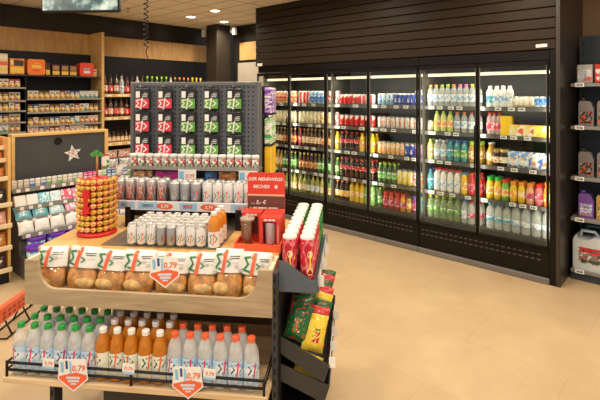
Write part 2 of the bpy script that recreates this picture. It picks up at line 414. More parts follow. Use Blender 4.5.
CAN = {
 'yellow': canp('yellow', [(.9, .65, .08), (.88, .86, .8), (.9, .65, .08)]), 'redorange': canp('redorange', [(.8, .12, .04), (.85, .8, .7), (.9, .3, .05)]),
 'redwhite': canp('redwhite', [(.75, .04, .03), (.75, .04, .03), (.88, .86, .82)], 'wave', 6), 'cola': canp('cola', [(.75, .03, .03), (.75, .03, .03), (.75, .03, .03), (.88, .86, .82)], 'noise', 22),
 'bluewhite': canp('bluewhite', [(.05, .2, .6), (.85, .87, .88), (.12, .35, .75)]), 'skyblue': canp('skyblue', [(.25, .55, .8), (.8, .86, .9), (.15, .4, .7)]), 'blue': canp('blue', [(.03, .07, .42), (.03, .07, .42), (.7, .72, .78), (.03, .05, .3)]),
 'cream': canp('cream', [(.82, .76, .6), (.88, .85, .75), (.7, .55, .25)]), 'goldcan': canp('goldcan', [(.75, .55, .2), (.86, .8, .65), (.65, .4, .12)]), 'darkred': canp('darkred', [(.3, .03, .03), (.75, .6, .5), (.25, .03, .03)]),
 'silver': canp('silver', [(.7, .7, .7), (.85, .84, .82), (.75, .35, .25), (.8, .8, .8)]), 'orangewhite': canp('orangewhite', [(.9, .4, .06), (.9, .86, .8), (.85, .55, .3)]), 'purple': canp('purple', [(.25, .06, .4), (.5, .2, .55), (.2, .04, .3)]),
 'lime': canp('lime', [(.5, .65, .08), (.8, .85, .6), (.35, .55, .06)]), 'black': canp('black', [(.02, .02, .02), (.1, .4, .08), (.02, .02, .02)]), 'white': canp('white', [(.88, .87, .84), (.88, .87, .84), (.7, .1, .1)]),
 'tealcan': canp('tealcan', [(.35, .62, .65), (.8, .86, .86), (.25, .5, .55)]), 'goldwhite': canp('goldwhite', [(.85, .8, .7), (.75, .55, .2), (.88, .86, .82)]),
}
def K(key, desc, r=.033, h=.168): return (simple_can(key, r, h, CAN[key]), r, desc+' can', 'can')
def box_item(key, w, d, h, mat, name='carton', front=None):
    return once(('box', key, w, h), lambda: Proto(name, MB().box((-w/2, -d/2, 0), (w/2, d/2, h), mat, .003, front=front).mesh(name+'_'+key)))
def pillow_z(u, v, t): return t*((1-abs(u)**2.6)*(1-abs(v)**4))**.6
def pillow(mb, w, h, t, matfn, n=8, m=10, seed=0, wr=.1, back=None):
    """bag standing on z=0, front facing -y; matfn(u,v) for u,v in -1..1"""
    R = random.Random(seed); st = len(mb.v)
    for side in (-1, 1):
        for j in range(m+1):
            for i in range(n+1):
                u, v = 2*i/n-1, 2*j/m-1
                edge = abs(u) > .999 or abs(v) > .999
                y = side*pillow_z(u, v, t/2)*(1+(0 if edge else R.uniform(-wr, wr)))
                mb.v.append((u*w/2*(1-.06*(1-v*v)), y, (v+1)*h/2))
    N = (n+1)*(m+1)
    for j in range(m):
        for i in range(n):
            a = st+j*(n+1)+i; q = (a, a+1, a+n+2, a+n+1); mt = matfn(2*(i+.5)/n-1, 2*(j+.5)/m-1)
            mb.face(q, mt, True); mb.face([x+N for x in q][::-1], back or mt, True)
    return mb
def pouch(key, w, h, t, m1, m2, name='pouch'):
    return once(('pouch', key), lambda: Proto(name, pillow(MB(), w, h, t, lambda u, v: m2 if (abs(u) < .5 and -.6 < v < .35) else m1, 6, 8, len(key)).mesh(name+'_'+key)))
# runs per door (left door first) and shelf (bottom first): (item, radius, words, category) x count
wat = lambda c, h=.225, lab=lw: B('wat'+c+str(h)+lab.name, 'pet', .0325, h, clearw, lab, c, 'water_bottle')
def R_(n, it): return [it]*n
def W_(c, h=.225, lab=lw): return (wat(c, h, lab), .0325, c+'-capped water bottle', 'bottle')
def J_(key, kind, r, h, body, lab, cap, desc, nm='drink_bottle', lr=(.22, .56)): return (B(key, kind, r, h, body, lab, cap, nm, lr), r, desc, 'bottle')
beer1 = J_('beer1', 'beer', .030, .232, beerbr, lcream, 'gold', 'brown beer bottle', 'beer_bottle'); beer2 = J_('beer2', 'beer', .030, .232, beerbr, lgold, 'gold', 'gold-label beer bottle', 'beer_bottle')
beer3 = J_('beer3', 'beer', .030, .235, beergr, lgreen, 'gold', 'green beer bottle', 'beer_bottle'); beer4 = J_('beer4', 'beer', .030, .232, goldw, lcream, 'gold', 'golden beer bottle', 'beer_bottle'); beer5 = J_('beer5', 'beer', .030, .232, M('dark_red_glass', (.3, .02, .02), .08, coat=.5), lred, 'red', 'red beer bottle', 'beer_bottle')
wine1 = J_('wine1', 'wine', .036, .275, beergr, lcream, 'gold', 'green sparkling bottle', 'wine_bottle', (.14, .42)); wine2 = J_('wine2', 'wine', .036, .275, winegr, lcream, 'gold', 'pale wine bottle', 'wine_bottle', (.14, .42)); wine3 = J_('wine3', 'wine', .036, .275, winegr, lw, 'violet', 'violet-capped wine bottle', 'wine_bottle', (.14, .42)); wine4 = J_('wine4', 'wine', .036, .275, beergr, lgold, 'black', 'dark wine bottle', 'wine_bottle', (.14, .42))
colab = J_('colab', 'pet', .033, .232, cola, lred, 'red', 'cola bottle', 'cola_bottle', (.42, .62)); colay = J_('colay', 'pet', .033, .225, yel, lfruit, 'yellow', 'yellow soda bottle', 'soda_bottle', (.3, .56)); colad = J_('colad', 'pet', .033, .24, cola, lora, 'orange', 'dark orange-label bottle', 'soda_bottle', (.2, .5))
yello = J_('yello', 'pet', .034, .245, yel, lora, 'orange', 'yellow lemonade bottle', 'soda_bottle', (.3, .52)); greeno = J_('greeno', 'pet', .034, .245, CLEAR('lemon_green', (.35, .68, .2), .25), lgreen, 'green', 'green lemonade bottle', 'soda_bottle', (.3, .52)); grn = J_('grn', 'pet', .032, .225, beergr, lgreen, 'lime', 'green soda bottle', 'soda_bottle')
smr = J_('smr', 'juice', .0325, .19, rdd, lpink, 'red', 'red juice bottle', 'juice_bottle'); smo = J_('smo', 'juice', .0325, .19, ora, lpink, 'red', 'orange-red juice bottle', 'juice_bottle'); smy = J_('smy', 'juice', .0325, .19, goldw, lora, 'black', 'golden tea bottle', 'tea_bottle'); smp = J_('smp', 'juice', .0325, .19, M('plum_drink', (.25, .03, .2), .12), lpink, 'violet', 'plum juice bottle', 'juice_bottle'); smt = J_('smt', 'juice', .0325, .19, teal, lteal, 'teal', 'teal drink bottle', 'juice_bottle')
limej = J_('limej', 'pet', .0325, .215, M('pale_lime', (.62, .68, .2), .12, coat=.4), lfruit, 'lime', 'lime soda bottle', 'soda_bottle'); bluet = J_('bluet', 'pet', .033, .22, teal, lteal, 'blue', 'teal soda bottle', 'soda_bottle'); greent = J_('greent', 'pet', .033, .22, teal, lgreen, 'blue', 'green-label soda bottle', 'soda_bottle'); ambt = J_('ambt', 'juice', .0325, .22, goldw, lcream, 'lime', 'golden tea bottle', 'tea_bottle')
whb = J_('whb', 'pet', .0335, .235, milk, lw, 'red', 'white milk bottle', 'milk_bottle'); yelb = J_('yelb', 'pet', .033, .225, yel, lfruit, 'blue', 'yellow juice bottle', 'juice_bottle'); redb = J_('redb', 'pet', .033, .225, rdd, lpink, 'red', 'red juice bottle', 'juice_bottle')
milkb = J_('milkb', 'pet', .036, .205, mint, lteal, 'white', 'mint milk bottle', 'milk_bottle'); milkw = J_('milkw', 'pet', .036, .205, milk, lw, 'white', 'white drink bottle', 'milk_bottle')
pinkd = J_('pinkd', 'pet', .033, .215, CLEAR('pale_pink', (.6, .42, .42), .35), lpink, 'red', 'pale pink bottle', 'water_bottle')
tall_gold = J_('tallgold', 'beer', .036, .22, goldw, lcream, 'white', 'tall golden bottle', 'juice_bottle'); brjar = J_('brjar', 'jar', .038, .165, cola, lcream, 'gold', 'brown coffee jar', 'coffee_jar')
jy = J_('jy', 'juice', .034, .215, yel, lfruit, 'green', 'green-capped yellow juice', 'juice_bottle'); jg = J_('jg', 'juice', .034, .205, grd, lfruit, 'red', 'green juice bottle', 'juice_bottle'); jy2 = J_('jy2', 'juice', .034, .195, yel, lora, 'orange', 'yellow smoothie bottle', 'juice_bottle'); jp = J_('jp', 'juice', .034, .195, pea, lpink, 'orange', 'peach smoothie bottle', 'juice_bottle'); jk = J_('jk', 'juice', .034, .195, pnk, lpink, 'red', 'pink smoothie bottle', 'juice_bottle'); jo = J_('jo', 'juice', .036, .22, ora, lora, 'orange', 'orange juice bottle', 'juice_bottle')
gw = lambda c: (B('gw'+c, 'pet', .034, .24, clearg, lgreen, c, 'water_bottle', (.34, .5)), .034, c+'-capped green water', 'bottle')
big = (B('bigw', 'pet', .041, .272, clearw, lw, 'white', 'water_bottle', (.28, .46)), .041, 'large white-capped bottle', 'bottle'); tw = (B('tealw', 'pet', .036, .25, clearw, lteal, 'teal', 'water_bottle', (.32, .5)), .036, 'teal-capped water bottle', 'bottle'); rw = (B('redw', 'pet', .034, .235, clearw, lpink, 'red', 'water_bottle', (.3, .5)), .034, 'red-capped water bottle', 'bottle')
ycart = (box_item('yellow', .062, .062, .185, ink('juice_yellow', (.92, .62, .03)), 'juice_carton'), .032, 'yellow juice carton', 'carton')
pack1 = (box_item('snack', .125, .07, .105, P('pack_orange', [(.92, .55, .08), (.92, .55, .08), (.85, .8, .7), (.6, .1, .05)], 35), 'drink_pack', P('pack_front', [(.9, .75, .4), (.75, .12, .06), (.92, .6, .1), (.92, .9, .8)], 28)), .063, 'orange snack pack', 'pack')
pack2 = (box_item('lemon', .145, .07, .105, ink('lemon', (.95, .75, .1)), 'drink_pack', P('lemon_front', [(.95, .8, .15), (.95, .8, .15), (.93, .92, .6), (.95, .6, .1)], 26)), .073, 'yellow snack pack', 'pack')
pch = (pouch('whiteorange', .105, .155, .05, P('pouch_wb', [(.8, .83, .86), (.75, .8, .88), (.2, .35, .7)], 40), P('pouch_fruit', [(.92, .5, .05), (.9, .8, .6), (.92, .4, .05), (.85, .85, .88)], 30), 'snack_pouch'), .053, 'white orange-picture pouch', 'pouch')
pch2 = (pouch('bluewhite', .105, .155, .05, P('pouch_bl', [(.7, .76, .86), (.15, .25, .6), (.85, .86, .88)], 40), P('pouch_fruit2', [(.85, .84, .8), (.5, .45, .35), (.8, .3, .1)], 30), 'snack_pouch'), .053, 'blue-white pouch', 'pouch')
FILL = [
 # door A
 {4: [R_(2, K('yellow', 'yellow', .031)), R_(6, K('redorange', 'orange-red', .031))], 3: [R_(9, K('cream', 'cream', .031))], 2: [R_(4, beer1), R_(4, beer2)], 1: [R_(4, beer4), R_(4, beer3)], 0: [R_(3, wine1), R_(4, wine2)]},
 {4: [R_(3, K('redwhite', 'red-white', .031)), R_(4, K('bluewhite', 'blue-white', .031)), R_(2, K('darkred', 'dark red', .031))], 3: [R_(5, K('cream', 'cream', .031)), R_(4, K('goldcan', 'gold', .031))], 2: [R_(1, beer5), R_(4, beer1), R_(3, beer2)], 1: [R_(4, beer2), R_(4, beer3)], 0: [R_(2, wine2), R_(1, wine1), R_(1, wine3), R_(2, wine2), R_(1, wine4)]},
 {4: [R_(1, K('white', 'white', .033, .168)), R_(5, K('cola', 'red', .033, .125)), R_(3, K('redwhite', 'red-white', .033, .125))], 3: [R_(1, K('white', 'white', .031, .168)), R_(7, K('cola', 'red', .033, .14))], 2: [R_(1, colay), R_(4, colab), R_(3, colay)], 1: [R_(1, grn), R_(7, colab)], 0: [R_(3, colad), R_(3, yello), R_(2, greeno)]},
 {4: [R_(4, K('skyblue', 'light blue', .0265, .135)), R_(5, K('blue', 'dark blue', .0265, .135)), R_(2, K('blue', 'tall dark-blue', .0265, .17))], 3: [R_(10, K('silver', 'silver', .028, .135))], 2: [R_(6, K('orangewhite', 'orange-white', .0285, .145)), R_(2, K('blue', 'dark blue', .0285, .145)), R_(2, K('purple', 'purple', .0285, .145))], 1: [R_(4, grn), R_(3, K('yellow', 'yellow', .033, .168)), R_(1, K('white', 'white', .033, .168)), R_(1, K('redorange', 'orange-red', .033, .168))], 0: [R_(1, grn), R_(4, smr), R_(1, smo), R_(2, smy), R_(1, smp), R_(1, smt)][:]},
 {4: [R_(1, W_('amber')), R_(1, W_('orange')), R_(2, W_('lime')), R_(1, W_('orange')), R_(2, W_('pink')), R_(1, W_('yellow')), R_(1, W_('blue', .205))], 3: [R_(1, K('cream', 'short cream', .033, .115)), R_(3, limej), R_(2, W_('orange', .21)), R_(2, W_('red', .21))], 2: [R_(1, limej), R_(2, W_('white', .21)), R_(1, bluet), R_(2, greent), R_(2, ambt)], 1: [R_(1, bluet), R_(4, whb), R_(1, yelb), R_(2, redb)], 0: [R_(2, gw('yellow')), R_(2, gw('lime')), R_(1, gw('green')), R_(1, W_('blue', .235)), R_(2, rw)]},
 {4: [R_(1, milkb), R_(3, milkw), R_(4, K('goldwhite', 'short gold-white', .0285, .105)), R_(3, K('bluewhite', 'short blue-white', .0285, .105))], 3: [R_(3, pinkd), R_(2, ycart), R_(2, pack1), R_(1, pack2)], 2: [R_(1, tall_gold), R_(2, brjar), R_(2, pch), R_(2, pch2)], 1: [R_(2, jy), R_(1, jg), R_(2, jy2), R_(1, jp), R_(1, jk), R_(1, jo)], 0: [R_(3, tw), R_(4, big)]},
]
FILL[3][0] = [R_(1, grn), R_(3, smr), R_(1, smo), R_(1, smy), R_(1, smp), R_(1, smt)]
BACKROW = {0, 1, 2}
def fill_door(d):
    x0 = -3.75+.6175*d+.02; wid = .6175-.04
    for sh in range(5):
        runs = [it for run in FILL[d][sh] for it in run]
        k = 1
        while sum(2*it[1] for it in runs)+.068 < wid and sh < 5:     # a full shelf: the wider runs go on
            q = (k*3) % len(runs)
            if runs[q][3] in ('pack', 'pouch', 'carton'): q = 0
            runs.insert(q, runs[q]); k += 1
        tot = sum(2*it[1] for it in runs); gap = (wid-tot)/max(1, len(runs)-1); gap = min(gap, .012) if gap > 0 else gap
        xs = []; x = x0+(wid-tot-gap*(len(runs)-1))/2
        for it in runs: xs.append(x+it[1]); x += 2*it[1]+gap
        rows = 2 if sh in BACKROW else 1
        for row in range(rows):
            n = len(runs)
            for i, it in enumerate(runs):
                y = .12+.04+row*.082+random.uniform(-.003, .003)
                if it[3] in ('pack', 'pouch', 'carton'): 
                    if row: continue
                    rz = 0
                else: rz = random.uniform(-.6, .6)
                lab = '%s, from oil shelf: %s cooler door, %s shelf, %s in %s row' % (it[2], DOORN[d], SHN[sh], ORD[n-1-i], ('front', 'back')[row])
                it[0].put(FR(xs[i], y, ZS[sh]+.0005), FR.rz+rz, lab, it[3], '%s-shelf drinks behind the %s cooler door' % (SHN[sh], DOORN[d]))
for d in range(6): fill_door(d)

# ================================================================== COOLERS
inner = M('cooler_inside', (.06, .055, .042), .45); shelfm = M('cooler_shelf', (.05, .047, .045), .45); led = EMIT('cooler_led', (1, .82, .56), 1.1)
CN = ['third glass-door drinks cooler from oil shelf, beer and wine inside', 'middle glass-door drinks cooler, cola and energy cans inside', 'glass-door drinks cooler next to oil shelf, water and juice inside']
tagn = 0
def cooler(i):
    x0 = -3.75+1.235*i; w = 1.235
    r = empty('drinks_cooler', FR(x0, 0, 0), FR.rz, CN[i], 'cooler', 'drinks coolers along the back wall')
    L = lambda n, mb, p=r: link(n, mb.mesh(n), p)
    b = MB().box((.002, .0, .05), (w-.002, .09, .30), coolblk, .004)
    for k in range(2):
        for j in range(23): b.box((.03+j*.05, -.003, .19+k*.045), (.06+j*.05, .001, .2+k*.045), M('louver_slot', (.09, .07, .06), .5))
    L('plinth', b)
    L('kick_strip', MB().box((.002, -.03, .0), (w-.002, .02, .05), M('kick_grey', (.16, .15, .14), .45), .004))
    L('header', MB().box((.002, .0, 1.945), (w-.002, .11, 2.033), coolblk, .004))
    L('back_panel', MB().box((.002, .80, .05), (w-.002, .86, 2.03), inner))
    L('roof_panel', MB().box((.002, .11, 1.99), (w-.002, .80, 2.03), inner))
    sp = MB()
    L('side_panel', MB().box((.002, .10, .3), (.012, .8, 1.99), inner)); L('side_panel', MB().box((w-.012, .10, .3), (w-.002, .8, 1.99), inner))
    L('deck', MB().box((.012, .09, .30), (w-.012, .8, .345), shelfm))
    for s in range(1, 5):
        z = ZS[s]
        so = L('shelf', MB().box((.012, .12, z-.018), (w-.012, .62, z), shelfm).box((.012, .105, z-.034), (w-.012, .12, z+.004), M('rail_grey', (.10, .095, .09), .4)))
        x = .06
        while x < w-.13:
            ww = random.choice((.06, .06, .075)); 
            t = MB().box((x, .1035, z-.031), (x+ww, .105, z+.002), paper)
            t.flat(bars(x+.008, z-.022, ww*.6, .011, dark, (.35, .45))+bars(x+.008, z-.007, ww*.75, .003, grey), lambda a, bb: (a, .1031, bb))
            o = link('price_tag', t.mesh('price_tag'), so); x += ww+random.choice((.03, .06, .1, .14, .2))
    L('light_strip', MB().box((.02, .16, 1.835), (w-.02, .20, 1.865), led, .006).box((.012, .14, 1.865), (w-.012, .22, 1.99), coolblk))
    for k in range(2):
        xa, xb = k*.6175+(.006 if k == 0 else .001), (k+1)*.6175-(.001 if k == 0 else .006); st = .016
        fr = MB()
        for a, bb in (((xa, -.03, .305), (xa+st, .0, 1.94)), ((xb-st, -.03, .305), (xb, .0, 1.94)), ((xa+st, -.03, .305), (xb-st, .0, .335)), ((xa+st, -.03, 1.90), (xb-st, .0, 1.94))): fr.box(a, bb, coolblk, .004)
        for a in (xa+st, xb-st-.004): fr.box((a, -.022, .335), (a+.004, -.003, 1.90), M('glass_edge', (.30, .30, .28), .35, .6))
        do = L('door', fr)
        link('glass_pane', MB().box((xa+st, -.018, .335), (xb-st, -.012, 1.90), GLASS('door_glass', (.93, .95, .93), .9)).mesh('glass_pane'), do)
        hx = xb-.022 if k == 0 else xa+.016
        link('handle', MB().box((hx-.006, -.044, .9), (hx+.006, -.03, 1.35), coolblk, .004).mesh('handle'), do)
    for (lx, ly, lz, sx, sy, rot, e) in ((w/2, .15, 1.825, 1.15, .03, (radians(20), 0, 0), 4),):
        area(r, (lx, ly, lz), sx, sy, rot, e, (1, .90, .74))
    for lx in (.05, .6175, w-.05):
        area(r, (lx, .055, 1.12), .02, 1.5, (radians(90), 0, 0), 1.9, (1, .90, .74))
def area(parent, loc, sx, sy, rot, e, col, frame=None):
    l = bpy.data.lights.new('lamp', 'AREA'); l.shape = 'RECTANGLE'; l.size = sx; l.size_y = sy; l.energy = e; l.color = col
    o = bpy.data.objects.new('lamp', l); COL.objects.link(o); o.location = loc; o.rotation_euler = rot
    if parent: o.parent = parent
    return o
for i in range(3): cooler(i)
bd = empty('maker_badge', FR(-.11, -.014, 2.07), FR.rz, 'small white maker badge on the dark cladding above cooler', 'badge')
bm_ = MB().box((-.045, -.003, -.012), (.045, .001, .016), paper, .001); bm_.flat(rect(-.03, -.004, .03, .0, grey)+rect(-.03, .005, .015, .009, grey), lambda a, b: (a, -.0035, b))
link('badge_plate', bm_.mesh('badge_plate'), bd)
bd = empty('shelf_label', FR(-3.70, -.014, 2.06), FR.rz, 'small white label at the far end of cladding above beer', 'badge')
link('label_plate', MB().box((-.05, -.003, -.02), (.05, .001, .02), paper, .001).mesh('label_plate'), bd)

# ================================================================== OIL SHELF
navyst = M('navy_steel', (.026, .040, .060), .45)
os_ = empty('oil_shelf', FR(.06, .25, 0), FR.rz, 'dark blue steel shelving unit with motor oil beside cooler', 'shelf')
bb = MB().box((0, .42, 0), (.95, .46, 2.2), navyst)
for k in range(21):
    for x in (.03, .92): bb.box((x-.006, .417, .12+k*.1), (x+.006, .421, .15+k*.1), black)
link('back_panel', bb.mesh('back_panel'), os_)
for x in (.0, .93): link('upright', MB().box((x, .39, 0), (x+.02, .42, 2.2), navyst).mesh('upright'), os_)
link('base', MB().box((0, .02, 0), (.95, .42, .085), navyst, .004).mesh('base'), os_)
ZO = [.1, .555, .917, 1.367, 1.745]
for k, z in enumerate(ZO):
    so = link('shelf', MB().box((0, .0, z-.03), (.95, .40, z), M('shelf_grey', (.22, .21, .20), .45), .003).mesh('shelf'), os_)
    for x in (.07, .27, .5, .72):
        t = MB().box((x-.035, -.004, z-.031), (x+.035, -.001, z+.004), paper); t.flat(bars(x-.02, z-.022, .045, .012, dark, (.35, .45))+bars(x-.025, z-.006, .05, .003, grey), lambda a, bb: (a, -.0045, bb))
        link('price_tag', t.mesh('price_tag'), so)
def jug(key, w, d, h, body, cap, labm, ink2):
    def f():
        b = MB(); fn = lambda a, bb, t: (a, t, bb)
        pts = [(-w/2, 0), (w/2, 0), (w/2, h*.62), (w*.3, h*.86), (w*.05, h*.9), (-w*.1, h*.9), (-w*.42, h*.9), (-w/2, h*.8)]
        b.prism(pts, fn, -d/2, d/2, body)
        c = MB().lathe([(w*.16, h*.9), (w*.17, h), (w*.12, h)], cap, 12, c=(-w*.22, 0))
        l = MB(); fn2 = lambda a, bb: (a, -d/2-.001, bb)
        l.flat(rect(-w*.4, h*.08, w*.4, h*.52, labm)+xf(rect(-.35, .1, .35, .16, ink2), w, h, 0, 0)+xf(stroke([(-.3, .4), (-.05, .5), (.1, .3), (.32, .46)], .06, white), w, h, 0, 0), fn2)
        return Proto('oil_bottle', None, [('jug_body', b.mesh('jug_body')), ('cap', c.mesh('jug_cap')), ('label', l.mesh('jug_label'))])
    return once(('jug', key), f)
greyoil = jug('grey', .115, .07, .245, M('oil_grey', (.20, .18, .17), .35, .2), capm('black'), P('oil_label', [(.60, .10, .03), (.03, .03, .03), (.28, .26, .25)], 30, 'noise'), redo)
purpoil = jug('purple', .115, .07, .235, M('oil_purple', (.16, .07, .32), .35), capm('violet'), P('oil_label2', [(.4, .3, .7), (.7, .7, .75), (.1, .2, .5)], 40, 'noise'), redo)
goldoil = jug('gold', .115, .07, .235, M('oil_gold', (.42, .26, .06), .35), capm('black'), P('oil_label3', [(.1, .08, .05), (.6, .5, .2), (.4, .2, .1)], 40, 'noise'), redo)
def tin(key, col, lab):
    def f():
        b = MB().box((-.06, -.04, 0), (.06, .04, .165), M('tin_'+key, col, .3, .2), .006)
        h_ = MB().tube([(-.035, 0, .165), (-.03, 0, .185), (.03, 0, .185), (.035, 0, .165)], .005, black)
        l = MB().flat(rect(-.052, .02, .052, .12, lab)+xf(logo(white, blue), .07, .07, -.03, .04), lambda a, bb: (a, -.0405, bb))
        return Proto('oil_tin', None, [('tin_body', b.mesh('tin')), ('handle', h_.mesh('tin_handle')), ('label', l.mesh('tin_label'))])
    return once(('tin', key), f)
tin_s = tin('silver', (.42, .40, .38), P('tin_label', [(.6, .1, .08), (.4, .45, .55), (.7, .68, .65)], 25)); tin_r = tin('red', (.55, .04, .03), P('tin_label2', [(.6, .05, .03), (.4, .4, .5), (.75, .7, .66)], 25))
def oil(pr, x, k, desc): 
    nm = ['bottom', 'fourth', 'third', 'second', 'top'][k]
    pr.put(FR(.06+x, .25+.085, ZO[k]+.001), FR.rz, desc, 'tin' if pr in (tin_s, tin_r) else 'bottle', 'motor oil on the blue shelving')
oil(tin_s, .10, 4, 'silver oil tin on the top oil shelf, next to the cooler'); oil(tin_r, .235, 4, 'bright red oil tin on the top oil shelf')
for k, nm in ((3, 'second highest'), (2, 'middle')):
    oil(greyoil, .11, k, 'grey oil bottle on the %s oil shelf, nearest the cooler' % nm); oil(greyoil, .25, k, 'grey oil bottle on the %s oil shelf, farther from cooler' % nm)
oil(purpoil, .11, 1, 'purple oil bottle on the shelf above the water canister'); oil(goldoil, .245, 1, 'brown-gold oil bottle beside the purple one')
# canisters
def canister(body, lab, name):
    b = MB(); fn = lambda a, bb, t: (a, t, bb)
    b.prism([(-.13, 0), (.13, 0), (.135, .02), (.135, .25), (.10, .29), (.02, .29), (-.02, .265), (-.10, .265), (-.12, .29), (-.135, .25), (-.135, .02)], fn, -.09, .09, body)
    h_ = MB().tube([(-.09, 0, .265), (-.08, 0, .325), (.02, 0, .325), (.05, 0, .285)], .014, body)
    c = MB().lathe([(.028, .285), (.03, .33), (.024, .333)], capm('blue'), 12, c=(.09, 0))
    l = MB().flat(rect(-.09, .06, .09, .20, lab)+rect(-.085, .155, .085, .195, red)+rect(-.07, .07, .07, .095, ink('moss', (.05, .2, .12)))+bars(-.07, .165, .14, .02, white, (.2, .25, .5, .55)), lambda a, bb: (a, -.0915, bb))
    return Proto('water_canister', None, [('canister_body', b.mesh('canister')), ('handle', h_.mesh('canister_handle')), ('cap', c.mesh('canister_cap')), ('label', l.mesh('canister_label'))])
cn = once('canister', lambda: canister(M('milky_plastic', (.55, .60, .62), .3), P('canister_label', [(.06, .1, .09), (.5, .12, .1), (.12, .2, .16), (.7, .7, .68)], 28, 'noise'), 'c'))
cn.put(FR(.06+.15, .25+.11, ZO[0]+.001), FR.rz, 'milky white water canister on the bottom of oil shelf', 'canister', 'canisters on the bottom shelf')
cn2 = once('canister2', lambda: canister(M('blue_plastic', (.10, .28, .42), .3), P('canister_label2', [(.1, .2, .5), (.6, .65, .7)], 28, 'noise'), 'c'))
cn2.put(FR(.06+.16, .25+.31, ZO[0]+.001), FR.rz, 'blue canister standing behind the milky one', 'canister', 'canisters on the bottom shelf')

# ================================================================== CASHIER WALL
post = tag(link('wood_divider', MB().box((-.169, -.43, 0), (-.13, -.001, 2.56), oaky, .003).mesh('wood_divider'), None, WL(0, 0), (0, 0, WL.rz)), 'tall honey wooden divider panel between tobacco shelves and liquor shelves', 'divider')
cg = empty('tobacco_shelf', WL(0, 0), WL.rz, 'black wall shelving filled with small packs beside wooden divider', 'shelf')
link('back_panel', MB().box((-2.6, -.06, .9), (-.171, -.002, 2.24), black).mesh('back_panel'), cg)
link('upright', MB().box((-1.165, -.40, 1.05), (-1.150, -.06, 1.88), black).mesh('upright'), cg)
cshelf = M('dark_shelf', (.05, .05, .052), .4)
link('shelf', MB().box((-2.6, -.43, 1.885), (-.171, -.06, 1.903), cshelf, .003).mesh('shelf'), cg)
RZ = [1.102, 1.232, 1.405, 1.585]; LZ = [1.158, 1.286, 1.433, 1.564, 1.733]
for z in RZ: link('shelf', MB().box((-1.15, -.43, z-.014), (-.171, -.06, z), cshelf).box((-1.15, -.434, z-.016), (-.171, -.43, z+.006), M('clear_rail', (.30, .30, .28), .3)).mesh('shelf'), cg)
for z in LZ: link('shelf', MB().box((-2.6, -.43, z-.014), (-1.165, -.06, z), cshelf).box((-2.6, -.434, z-.016), (-1.165, -.43, z+.006), M('clear_rail', (.30, .30, .28), .3)).mesh('shelf'), cg)
PK = []
for k, (c, f) in enumerate((((.70, .62, .50), (.82, .42, .04)), ((.66, .60, .5), (.6, .14, .05)), ((.38, .04, .03), (.75, .45, .08)), ((.07, .10, .24), (.8, .55, .08)), ((.42, .34, .24), (.6, .24, .03)), ((.72, .68, .6), (.12, .34, .28)), ((.10, .05, .03), (.85, .48, .04)))):
    b = MB(); bodym = M('pack_card_%d' % k, c, .4); wm = P('pack_warning_%d' % k, [f, (.15, .1, .08), f, (.75, .65, .5)], 55)
    b.box((-.0305, -.0125, 0), (.0305, .0125, .108), bodym, .002)
    b.flat(rect(-.029, .004, .029, .062, wm)+rect(-.02, .07, .02, .083, (dark, redo, white, white, dark, blue, gold)[k])+rect(-.014, .09, .014, .097, dark), lambda a, bb: (a, -.0129, bb))
    PK.append((Proto('cigarette_pack', b.mesh('cigarette_pack')), ('white', 'pale', 'dark red', 'navy', 'tan', 'white green-front', 'dark brown')[k]))
def packs(z, xa, xb, rowname, side, hide=0):
    n = int((xb-xa)/.066); run = 0
    for i in range(n):
        if i % 2 == 0 or random.random() < .3: run = random.randrange(7)
        pr, nm = PK[run]
        lab = '%s cigarette pack, %s from divider post side, %s row of the %s tobacco rack' % (nm, ORD[n-1-i] if n-1-i < 20 else 'far', rowname, side)
        pr.put(WL(xa+.034+i*.066, -.405+.0, z+.0005), WL.rz, lab, 'cigarettes', '%s row of cigarette packs on the %s rack' % (rowname, side))
for z, nm in zip(RZ, ('lowest', 'third', 'second', 'topmost')): packs(z, -1.14, -.19, nm, 'near')
for z, nm in zip(LZ, ('lowest', 'fourth', 'third', 'second', 'topmost')): packs(z, -1.62, -1.17, nm, 'far')
# boxes on the top tobacco shelf
orb = P('orange_box', [(.9, .30, .03), (.92, .42, .05), (.9, .30, .03), (.75, .15, .03)], 14, 'noise')
def tbox(nm, x, w, h, d, m, fm, lab, cat='box', bev=.004):
    b = MB().box((-w/2, -d/2, 0), (w/2, d/2, h), m, bev)
    o = empty(nm, WL(x, -.31, 1.9045), WL.rz, lab, cat, 'boxes on the top tobacco shelf'); link('box_body', b.mesh(nm), o)
    f = MB().flat(fm, lambda a, bb: (a, -d/2-.0012, bb)); link('printed_front', f.mesh(nm+'_front'), o); return o
cream_ = ink('cream', (.88, .8, .6)); oyel = ink('sun', (.93, .6, .08)); dbr = ink('dark_brown', (.06, .035, .02)); ored = ink('lid_red', (.78, .07, .03))
def xw(px0, px1):   # helper sizes of the boxes along the shelf
    return ((px0+px1)/2, px1-px0)
tbox('tobacco_box', -1.43, .15, .26, .14, ink('box_cream', (.85, .68, .4)), rect(-.07, .03, .07, .08, oyel)+rect(-.07, .11, .07, .16, redo)+rect(-.07, .19, .07, .235, cream_), 'cream and orange tobacco carton, farthest along top shelf from divider')
tbox('tobacco_box', -1.25, .165, .205, .16, orb, rect(-.075, .02, .075, .09, oyel)+rect(-.04, .11, .07, .185, dbr)+rect(-.072, .12, -.048, .18, cream_), 'orange tobacco carton with dark picture, between cream carton and round-edged tub')
